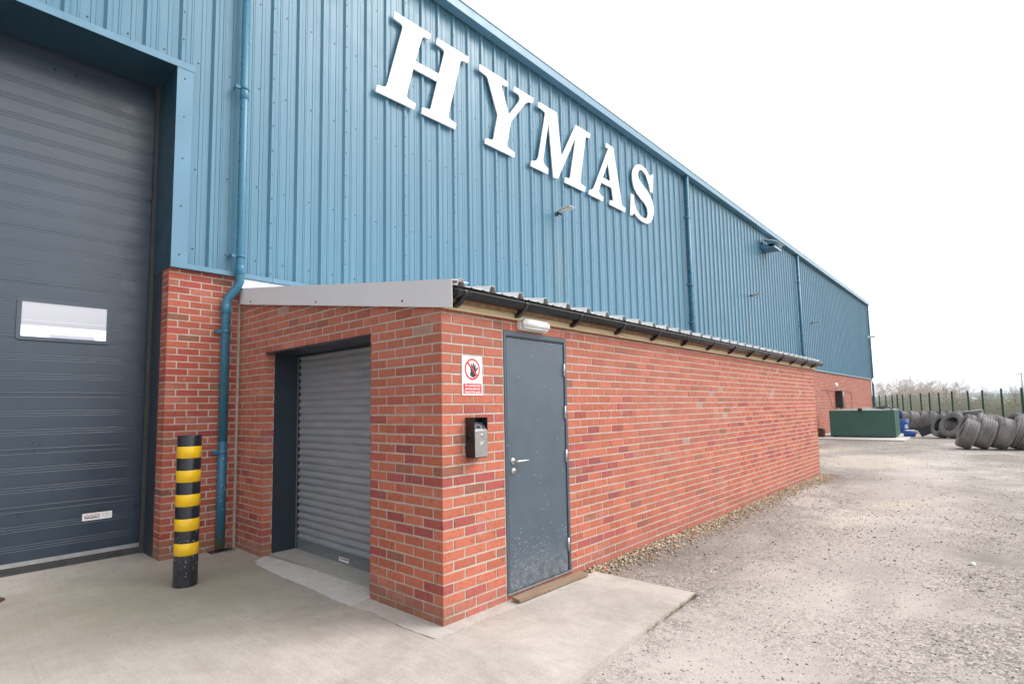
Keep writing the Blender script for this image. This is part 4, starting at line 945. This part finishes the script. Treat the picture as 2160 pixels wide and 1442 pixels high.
mb.add(vs, [(0,1,5,8,4), (1,2,6,5), (2,3,7,9,6), (3,0,4,7), (4,8,9,7), (8,5,6,9)]); wb(mb, 'tank_lid', M['greentop'], t)
mb = MB(); mb.box((25.64, 1.50, 1.10), (25.70, 1.66, 1.28)); wb(mb, 'hasp', M['black'], t)
mb = MB(); mb.tube([(26.0, .9, 1.24), (26.3, .6, 1.33), (26.9, .7, 1.36), (27.2, 1.1, 1.30), (26.8, 1.3, 1.27), (26.3, 1.0, 1.28), (26.0, .55, 1.30), (26.1, .45, 1.15)], .035, 8); wb(mb, 'hose', M['black'], t)
for x, y in ((25.8, 2.6), (25.98, .55), (27.8, .75), (27.5, 2.8)):
    mb = MB(); mb.box((x-.06, y-.06, .012), (x+.06, y+.06, .062)); wb(mb, 'foot', M['black'], t)
t = empty('hose_reel', (28.35, .55, 1.03)); t.scale = (.62,)*3; tag(t, 'blue disc shaped hose reel behind the right end of the green tank', 'hose reel')
mb = MB(); mb.lathe([(0, -.10), (.24, -.10), (.26, -.07), (.26, .07), (.24, .10), (0, .10)], (1, .25, 0), (0, 0, 0), 28); mb.build('reel', M['blue'], t); mb = MB(); mb.box((-.14, .0, -.22), (-.10, .24, .10)); mb.build('red_label', M['red'], t); mb = MB(); mb.box((-.05, -.04, -.93), (.05, .04, -.0)); mb.build('stand', M['black'], t)
t = empty('blue_drum', (31.3, .72, 0)); t.scale = (.85, .85, .76); tag(t, 'upright blue plastic drum with a white label between tank and tyres', 'drum')
mb = MB(); mb.lathe([(0, .0), (.285, .0), (.30, .03), (.30, .28), (.308, .30), (.30, .32), (.30, .60), (.308, .62), (.30, .64), (.295, .86), (.27, .88), (.27, .865), (0, .865)], (0, 0, 1), (0, 0, 0), 32); mb.build('drum_body', M['blue'], t)
n = 6
for (h0, h1, a0, a1) in ((.42, .52, 205, 235), (.28, .38, 203, 240), (.10, .14, 216, 226)):
    vs = []
    for i in range(n+1):
        a = R(a0+(a1-a0)*i/n); vs += [(.304*math.cos(a), .304*math.sin(a), h0), (.304*math.cos(a), .304*math.sin(a), h1)]
    mb = MB(); mb.add(vs, [(2*i, 2*i+2, 2*i+3, 2*i+1) for i in range(n)]); mb.build('drum_label', M['white'], t)
t = empty('blue_canister', (27.15, .05, .0), R(20)); t.scale = (.85,)*3; tag(t, 'small blue canister with a white top lying on the pad edge', 'canister')
mb = MB(); mb.lathe([(0, -.26), (.13, -.25), (.165, -.20), (.165, .20), (.13, .25), (0, .26)], (.25, 1, 0), (0, 0, .165), 20); mb.build('canister_body', M['blue'], t)
mb = MB(); mb.box((-.13, -.24, .30), (.13, .16, .345), bev=.02); mb.build('white_cap', M['whitep'], t); mb = MB(); mb.tube([(0, -.25, .2), (-.03, -.33, .2)], .05, 10); mb.build('red_bung', M['red'], t)
mb = MB(); mb.prism([(-.02, 0, 0), (-.02, -1.32, .60), (-.02, -1.48, .28), (-.02, -.16, -.33)], (.10, 0, 0)); o = mb.build('rubber_board', mat('board_rubber', (.045, .045, .05), .6, noise=.2, nscale=3)); o.location = (27.9, -.15, .30); tag(o, 'dark rubber board leaning tilted against the tyres', 'board')
mb = MB(); mb.box((25.2, 2.95, .015), (25.55, 3.35, .36), bev=.01); mb.box((25.25, 3.0, .36), (25.5, 3.3, .40), bev=.01); tag(mb.build('rusty_box', M['rust']), 'brown rusty box between the tank and the brick wall', 'box')

# tyres
ORD = 'first second third fourth fifth sixth seventh eighth ninth tenth eleventh twelfth thirteenth fourteenth fifteenth sixteenth'.split()
def tyre_mesh(kind, r=.50, w_=.41):
    mb = MB(); h = w_/2
    outer = [(.285*r/.5, -h*.78), (.30*r/.5, -h*.90), (.36*r/.5, -h*1.0), (.42*r/.5, -h*1.0), (.465*r/.5, -h*.95), (r*.985, -h*.82)]
    tread = []
    if kind == 0:
        for g_ in (-.45, -.15, .15, .45): tread += [(r, h*(g_-.05)), (r-.024, h*(g_-.035)), (r-.024, h*(g_+.035)), (r, h*(g_+.05))]
    elif kind == 1:
        for g_ in (-.6, -.3, 0, .3, .6): tread += [(r, h*(g_-.06)), (r-.028, h*(g_-.04)), (r-.028, h*(g_+.04)), (r, h*(g_+.06))]
    else: tread = [(r, -h*.5), (r+.003, 0), (r, h*.5)]
    prof = outer + [(r-.002, -h*.74)] + tread + [(r-.002, h*.74)] + [(a, -b) for a, b in outer[::-1]]
    inner = [(.30*r/.5, h*.70), (.40*r/.5, h*.86), (.46*r/.5, h*.6), (.475*r/.5, 0), (.46*r/.5, -h*.6), (.40*r/.5, -h*.86), (.30*r/.5, -h*.70)]
    mb.lathe(prof, (1, 0, 0), (0, 0, 0), 64, 0, False)
    mb.lathe([prof[-1]]+inner+[prof[0]], (1, 0, 0), (0, 0, 0), 64, 1, False)
    if kind == 2:
        for i in range(44):
            a = 2*math.pi*i/44
            for s_ in (-1, 1):
                mb.T = Matrix.Rotation(a, 4, 'X'); mb.box((s_*h*.55-.035, -.018, r-.01), (s_*h*.55+.035, .018, r+.012)); mb.T = None
    return mb
protos = [tyre_mesh(k).build('truck_tyre', [M['tyre'], mat('tyre_inner_shade', (.02, .02, .022), .8)]) for k in range(3)]  # inner faces near black: shade inside the tyres put into the colour
used = [False]*3
def tyre(x, y, kind, az=114, lean=16, label='', z=None, sc=1, group='old truck tyres in the yard', flat=False):
    o = protos[kind] if not used[kind] else protos[kind].copy()
    if used[kind]: C.objects.link(o)
    used[kind] = True
    r, h = .50*sc, .205*sc; o.scale = (sc,)*3
    o.rotation_euler = (rng.uniform(0, 6), -R(lean), R(az))
    # spin about the axle first
    o.rotation_mode = 'XYZ'
    zc = r*math.cos(R(lean))+h*math.sin(R(lean))-.075 if z is None else z
    o.location = (x, y, zc); tag(o, label, 'tyre', group); return o
# front row, standing like books, running away to the right
ax, ay = .36, -.44
FR = ['nearest truck tyre of the front row, its dark opening facing left', 'ribbed truck tyre second in the front row', 'blocky treaded truck tyre third in the front row', 'worn truck tyre fourth in the front row', 'truck tyre at the right edge of the photo, fifth in the front row']
x0, y0 = 20.90, -2.12
for i in range(7):
    lab = FR[i] if i < 5 else ORD[i]+' truck tyre of the front row, past its visible end'
    tyre(x0+.12*i, y0-.41*i, (0, 0, 2, 1, 0, 1, 2)[i], 101+rng.uniform(-3, 3), (23, 21, 19, 21, 22, 18, 19)[i], lab, sc=(.96, .99, 1.0, 1.03, 1.0, 1, 1)[i])
tyre(26.9, -1.50, 1, 138, 22, 'truck tyre with its round opening turned to the camera behind the front row', sc=1.08)
tyre(27.5, -1.08, 0, 122, 20, 'truck tyre propped behind the one that faces the camera', sc=1.0)
tyre(27.6, -1.95, 1, 120, 18, 'dusty truck tyre right behind the camera facing one', sc=1.1)
for i in range(7):
    tyre(35.0+.08*i, 1.06-.37*i, (1, 0, 1, 2, 0, 1, 0)[i], 112+rng.uniform(-4, 4), 30 if i > 1 else 12, ('leftmost truck tyre of the far leaning row, beside the blue drum', 'second truck tyre of the far leaning row', 'third truck tyre of the far leaning row', 'fourth truck tyre of the far leaning row', 'fifth truck tyre of the far leaning row', 'sixth truck tyre of the far leaning row', 'last truck tyre of the far leaning row, under the fence')[i], sc=1.05)
for i in range(9):
    tyre(25.0+.25*i-(i % 2)*.2, -2.0-.46*i+.12*(i % 3), (2, 0, 1)[i % 3], 105+rng.uniform(-16, 16), rng.uniform(8, 24), ORD[i]+' dusty truck tyre from the left in the jumbled row behind the front row', sc=1.03+.04*(i % 2), group='jumbled truck tyres behind the front row')
tyre(27.0, -2.12, 1, 100, 80, 'dark tyre lying flat on top of the jumbled row', z=1.0, sc=.66)

# fence
fe = empty('mesh_fence', (40, .5, 0)); tag(fe, 'green mesh security fence with dark green posts behind the tyres', 'fence')
FX = [25.2, 26.7, 28.3, 29.9, 31.4, 33.03, 34.34, 36.1, 37.6, 38.9, 40.1, 41.7, 43.1, 44.1, 45.1, 46.4, 47.8, 49.4, 51.0, 52.6]
FP = [(x-2.637, .396*(x-31.5)-2.976) for x in FX]
for i, (x, y) in enumerate(FP):
    tl = rng.uniform(-.02, .02); mb = MB(); hgt = 1.99+.02*math.sin(i*2.1); s_ = .036
    mb.prism([(x-s_, y-s_, -.3), (x+s_, y-s_, -.3), (x+s_, y+s_, -.3), (x-s_, y+s_, -.3)], (0, tl, hgt+.3)); mb.box((x-s_-.006, y-s_-.006+tl, hgt), (x+s_+.006, y+s_+.006+tl, hgt+.012)); wb(mb, 'post', M['post'], fe)
for (a, b_) in zip(FP, FP[1:]):
    mb = MB(); d = Vector((b_[0]-a[0], b_[1]-a[1], 0)); n = int(d.length/.05); t_ = .0022; u = d.normalized()*t_
    for k in range(1, n):
        x, y = a[0]+d.x*k/n, a[1]+d.y*k/n-.045; mb.add([(x-u.x, y-u.y, -.1), (x+u.x, y+u.y, -.1), (x+u.x, y+u.y, 1.92), (x-u.x, y-u.y, 1.92), (x+.002, y-.003, -.1), (x+.002, y-.003, 1.92)], [(0, 1, 2, 3), (0, 3, 5, 4), (1, 4, 5, 2)])
    for z in [.0+.19*k for k in range(11)]:
        mb.box((min(a[0], b_[0]), 0, z), (max(a[0], b_[0]), 0, z)) if False else mb.prism([(a[0], a[1]-.05, z), (b_[0], b_[1]-.05, z), (b_[0], b_[1]-.05, z+.006), (a[0], a[1]-.05, z+.006)], (0, .005, 0))
    wb(mb, 'mesh_panel', M['wire'], fe)
mb = MB(); bm = bmesh.new(); bmesh.ops.create_icosphere(bm, subdivisions=2, radius=.16)
for v in bm.verts: v.co = Vector((v.co.x*.5, v.co.y*1.3, v.co.z*.8))+Vector((rng.uniform(-.04, .04), rng.uniform(-.04, .04), rng.uniform(-.05, .05)))
mb.bm(bm); o = mb.build('plastic_bag', M['white']); o.location = (31.7, -2.02, 1.60); o.scale = (.7,)*3; tag(o, 'torn white plastic bag snagged on the fence', 'bag')

# scrub beyond the fence
n = 15000; t_ = nrg.uniform(-16, 40, n); off = nrg.gamma(2.2, 1.5, n)+.8
dx, dy = .93, .368; bx = 31.4-2.637+dx*t_+off*dy; by = -2.976+dy*t_-off*dx+0
# stay on the far side of the fence as seen from the yard
bx = 31.4-2.637+dx*t_+off*.368; by = -2.976+dy*t_-off*.93
def scrub_obj(name, X, Y, H, col, seed, lean=.18, wid=.007):
    r = np.random.default_rng(seed); m = len(X); V = np.zeros((m, 9, 3)); a = r.normal(0, lean, (m, 2))
    for k, f in enumerate((0, .55, 1)):
        bend = f**1.4; px = X+a[:, 0]*H*bend; py = Y+a[:, 1]*H*bend; pz = H*f; ww = wid*(1-.75*f)
        V[:, k*3] = np.stack([px-ww, py, pz], -1); V[:, k*3+1] = np.stack([px+ww, py-ww, pz], -1); V[:, k*3+2] = np.stack([px, py+ww, pz], -1)
    F = np.array([(0,1,4,3),(1,2,5,4),(2,0,3,5),(3,4,7,6),(4,5,8,7),(5,3,6,8)]); FF = (F[None]+(np.arange(m)*9)[:, None, None]).reshape(-1, 4)
    return V.reshape(-1, 3), FF
def mesh_np(name, V, FF, mats, mi=None, tint=None):
    k = FF.shape[1]; me = bpy.data.meshes.new(name); me.vertices.add(len(V)); me.vertices.foreach_set('co', V.astype(np.float32).ravel())
    me.loops.add(FF.size); me.loops.foreach_set('vertex_index', FF.ravel().astype(np.int32)); me.polygons.add(len(FF))
    me.polygons.foreach_set('loop_start', np.arange(0, FF.size, k, dtype=np.int32)); me.polygons.foreach_set('loop_total', np.full(len(FF), k, np.int32)); me.update(calc_edges=True)
    for m in mats: me.materials.append(m)
    o = bpy.data.objects.new(name, me); C.objects.link(o); return o
H = nrg.uniform(.9, 1.9, n)*np.clip(.75+.35*vnoise(bx+50, by+80, .25, 9), .6, 1.15)
V, FF = scrub_obj('s', bx, by, H, None, 4)
o = mesh_np('scrub_stems', V-np.array([0, 0, .1]), FF, [mat('scrub_stem', (.30, .27, .22), .9, noise=.3, nscale=3)]); tag(o, 'thin brown stems of scrub growing beyond the mesh fence', 'scrub', kind='stuff')
n = 42000; t_ = nrg.uniform(-16, 42, n); off = nrg.gamma(2.2, 1.6, n)+1.0; cx_ = 31.4-2.637+dx*t_+off*.368; cy_ = -2.976+dy*t_-off*.93
hh = nrg.random(n)**1.25*(1.15+.9*vnoise(cx_+50, cy_+80, .3, 21)); s_ = nrg.uniform(.02, .055, n)
q1 = nrg.normal(0, 1, (n, 3)); q1 /= np.linalg.norm(q1, axis=1)[:, None]; q2 = np.cross(q1, nrg.normal(0, 1, (n, 3))); q2 /= np.linalg.norm(q2, axis=1)[:, None]
c_ = np.stack([cx_, cy_, hh], -1); V = np.stack([c_-q1*s_[:, None], c_+q2*s_[:, None]*.5, c_+q1*s_[:, None], c_-q2*s_[:, None]*.5], 1).reshape(-1, 3); FF = np.arange(4*n).reshape(-1, 4)
lm = mat('scrub_leaf', rough=.8); g = G(lm); g.base(g.ramp(g.noise(.8, 5, .7), [(.3, (.17, .20, .09)), (.5, (.27, .31, .15)), (.7, (.34, .32, .21))]))
o = mesh_np('scrub_leaves', V, FF, [lm]); tag(o, 'pale green undergrowth beyond the mesh fence', 'undergrowth', kind='stuff')
# rough bank under the scrub
mb = MB(); nx, ny = 80, 10; vs = []
for j in range(ny+1):
    for i in range(nx+1):
        tt = -20+70*i/nx; oo = 1.2+22*j/ny; x = 28.76+dx*tt+oo*.368; y = -2.976+dy*tt-oo*.93
        vs.append((x, y, -.1+min(1, j/4)*(.62+.25*math.sin(tt*.35)+.15*math.sin(tt*.9+2))+.0*oo))
mb.add(vs, [(j*(nx+1)+i, j*(nx+1)+i+1, (j+1)*(nx+1)+i+1, (j+1)*(nx+1)+i) for j in range(ny) for i in range(nx)], 0, True)
bk = mat('bank_grass', rough=.95); g = G(bk); g.base(g.ramp(g.noise(.6, 6, .7), [(.3, (.11, .14, .05)), (.5, (.19, .22, .09)), (.7, (.24, .21, .13))])); tag(mb.build('bank', bk, recalc=False), kind='structure')

# bare trees
def bare_tree(seed, h, name, spread=.5, thick=.10, levels=5, twigs=3, rmin=.004):
    r = random.Random(seed); tr = MB(); cr = MB()
    def branch(mb, p, d, ln, rad, lev):
        q = p; d = d.normalized(); path = [q]; rs = [rad]; k = 3
        for i in range(k):
            d = (d + Vector((r.gauss(0, .10), r.gauss(0, .10), r.gauss(.05, .06)))).normalized(); q = q + d*ln/k; path.append(q); rs.append(max(rmin, rad*(1-.45*(i+1)/k)))
        mb.tube(path, rs, 3 if lev > 1 else 6, 0, True, False)
        if lev < levels:
            for c in range(twigs + (1 if lev == 0 else 0)):
                a = r.uniform(0, 6.283); t = r.uniform(.45, 1.0); i = min(k, int(t*k)); side = d.orthogonal().normalized(); side.rotate(Matrix.Rotation(a, 3, d))
                branch(cr, path[i] if c else path[-1], d + side*r.uniform(.35, spread+.35), ln*r.uniform(.55, .80), rs[i]*.62, lev+1)
    branch(tr, Vector((0, 0, -.2)), Vector((r.uniform(-.05, .05), 0, 1)), h*.33, thick, 0)
    t = empty(name); bk_ = M['bark_glare'] if name == 'bare_tree' else M['bark']; tr.build('trunk', bk_, t); cr.build('crown', bk_, t); return t
t_protos = [bare_tree(s, 7, 'bare_tree', .66, .16, 6, 3, .016) for s in (3, 8, 21)]
uses = 0
for px, hp, Rr in ((1846, 43, 150), (1858, 44, 160), (1870, 50, 155), (1882, 54, 165), (1894, 55, 150), (1906, 56, 160), (1918, 56, 158), (1930, 56, 166), (1942, 54, 150), (1954, 50, 160), (1966, 49, 170), (1980, 48, 160), (1993, 46, 165), (2006, 42, 170), (2018, 36, 175)):
    x_ = (px-1051.8)/1151.06; v = (fw + r2*x_ + u2*((763.4-846)/-1151.06)); v = Vector((v.x, v.y, 0)).normalized()
    depth = Rr*v.dot(Vector((fw.x, fw.y, 0))); hgt = 1.5 + hp*depth/1151.06*1.02
    o = t_protos[uses] if uses < 3 else copy_tree(t_protos[uses % 3]); uses += 1
    o.location = (CAM.x+v.x*Rr, CAM.y+v.y*Rr, -.2); s_ = hgt/6.4; o.scale = (s_*1.25, s_*1.25, s_); o.rotation_euler = (0, 0, uses*1.7)
    tag(o, ORD[uses-1]+' pale bare winter tree from the left in the distant row beyond the fence', 'tree', 'distant bare trees beyond the fence')
s_protos = [bare_tree(s, 4, 'sapling', .35, .035, 4, 3) for s in (5, 14)]; uses = 0
for px, top, Rr in ((1965, 806, 50), (2003, 803, 44), (2018, 800, 46), (2030, 806, 42), (2038, 812, 44), (2052, 822, 40), (2066, 808, 42), (2086, 806, 40), (2093, 813, 44), (2104, 815, 38), (2118, 812, 42), (2128, 808, 38), (2137, 812, 40), (2146, 806, 42), (2154, 809, 37), (2163, 804, 40)):
    x_ = (px-1051.8)/1151.06; v = (fw + r2*x_ + u2*(-.072)); v = Vector((v.x, v.y, 0)).normalized(); depth = Rr*v.dot(Vector((fw.x, fw.y, 0)))
    hgt = 1.5+(845-top)*depth/1151.06
    o = s_protos[uses] if uses < 2 else copy_tree(s_protos[uses % 2]); uses += 1
    o.location = (CAM.x+v.x*Rr, CAM.y+v.y*Rr, .2); s_ = hgt/3.4; o.scale = (s_*.7, s_*.7, s_); o.rotation_euler = (0, 0, uses*2.1)
    tag(o, ORD[uses-1]+' thin bare sapling from the left in the scrub behind the fence', 'sapling', 'saplings in the scrub')
# utility pole
t = empty('utility_pole', (CAM.x+165*.9998, CAM.y-165*.0225, -.3)); tag(t, 'thin far utility pole with a crossarm at the right edge', 'pole')
mb = MB(); mb.tube([(0, 0, 0), (0, 0, 7.9)], [.13, .09], 8); mb.build('pole', mat('pole_wood', (.35, .31, .27), .9), t); mb = MB(); mb.box((-.05, -.9, 7.5), (.05, .9, 7.62)); mb.build('crossarm', mat('arm_wood', (.35, .31, .27), .9), t)
# far hills
mb = MB(); vs = []; nx = 120
for j, (dd, f) in enumerate(((1200, 0), (1500, 1), (2200, 1.0), (2600, 0))):
    for i in range(nx+1):
        a = R(-30+50*i/nx); h = (13+4*math.sin(a*9+1)+3*math.sin(a*23)+(9 if a < 0 else -3)*min(1, abs(a)*9))*f
        vs.append((CAM.x+dd*math.cos(a), CAM.y+dd*math.sin(a), -.3+h))
mb.add(vs, [(j*(nx+1)+i, j*(nx+1)+i+1, (j+1)*(nx+1)+i+1, (j+1)*(nx+1)+i) for j in range(3) for i in range(nx)], 0, True)
tag(mb.build('hills', mat('hill', (.14, .17, .15), .95, noise=.3, nscale=.004), recalc=False), kind='structure')
if HAZE:
    hb = MB(); hb.box((-200, -3000, -1.4), (3000, 3000, 60)); hzm = bpy.data.materials.new('haze'); hzm.use_nodes = True; nt = hzm.node_tree; nt.nodes.clear()
    out = nt.nodes.new('ShaderNodeOutputMaterial'); pv = nt.nodes.new('ShaderNodeVolumePrincipled'); pv.inputs['Color'].default_value = (.9, .93, .97, 1); pv.inputs['Density'].default_value = HAZE; nt.links.new(pv.outputs[0], out.inputs['Volume'])
    tag(hb.build('haze', hzm), 'pale haze', 'haze', kind='stuff')
# weeds at the far wall foot
n = 500; wx = nrg.uniform(23.8, 25.3, n); wy = nrg.uniform(3.15, 3.5, n); V, FF = scrub_obj('w', wx, wy, nrg.uniform(.08, .38, n), None, 8, .5, .008)
wm = mat('weed', (.12, .15, .05), .8, noise=.4, nscale=5); o = mesh_np('weeds', V, FF, [wm]); tag(o, 'weeds at the foot of the far brick wall', 'weeds', kind='stuff')
n = 260; t_ = nrg.random(n); wx = 1.80-.94*t_*nrg.choice([.1, .6, 1], n); wy = -1.045-.04*(1.80-wx); V, FF = scrub_obj('w', wx, wy, nrg.uniform(.006, .03, n), None, 9, .8, .002); V[:, 2] -= .03
o = mesh_np('moss_fringe', V, FF, [mat('moss', (.24, .21, .12), .9)]); tag(o, 'mossy fringe along the near edge of the concrete apron', 'moss', kind='stuff')
bpy.context.view_layer.update()
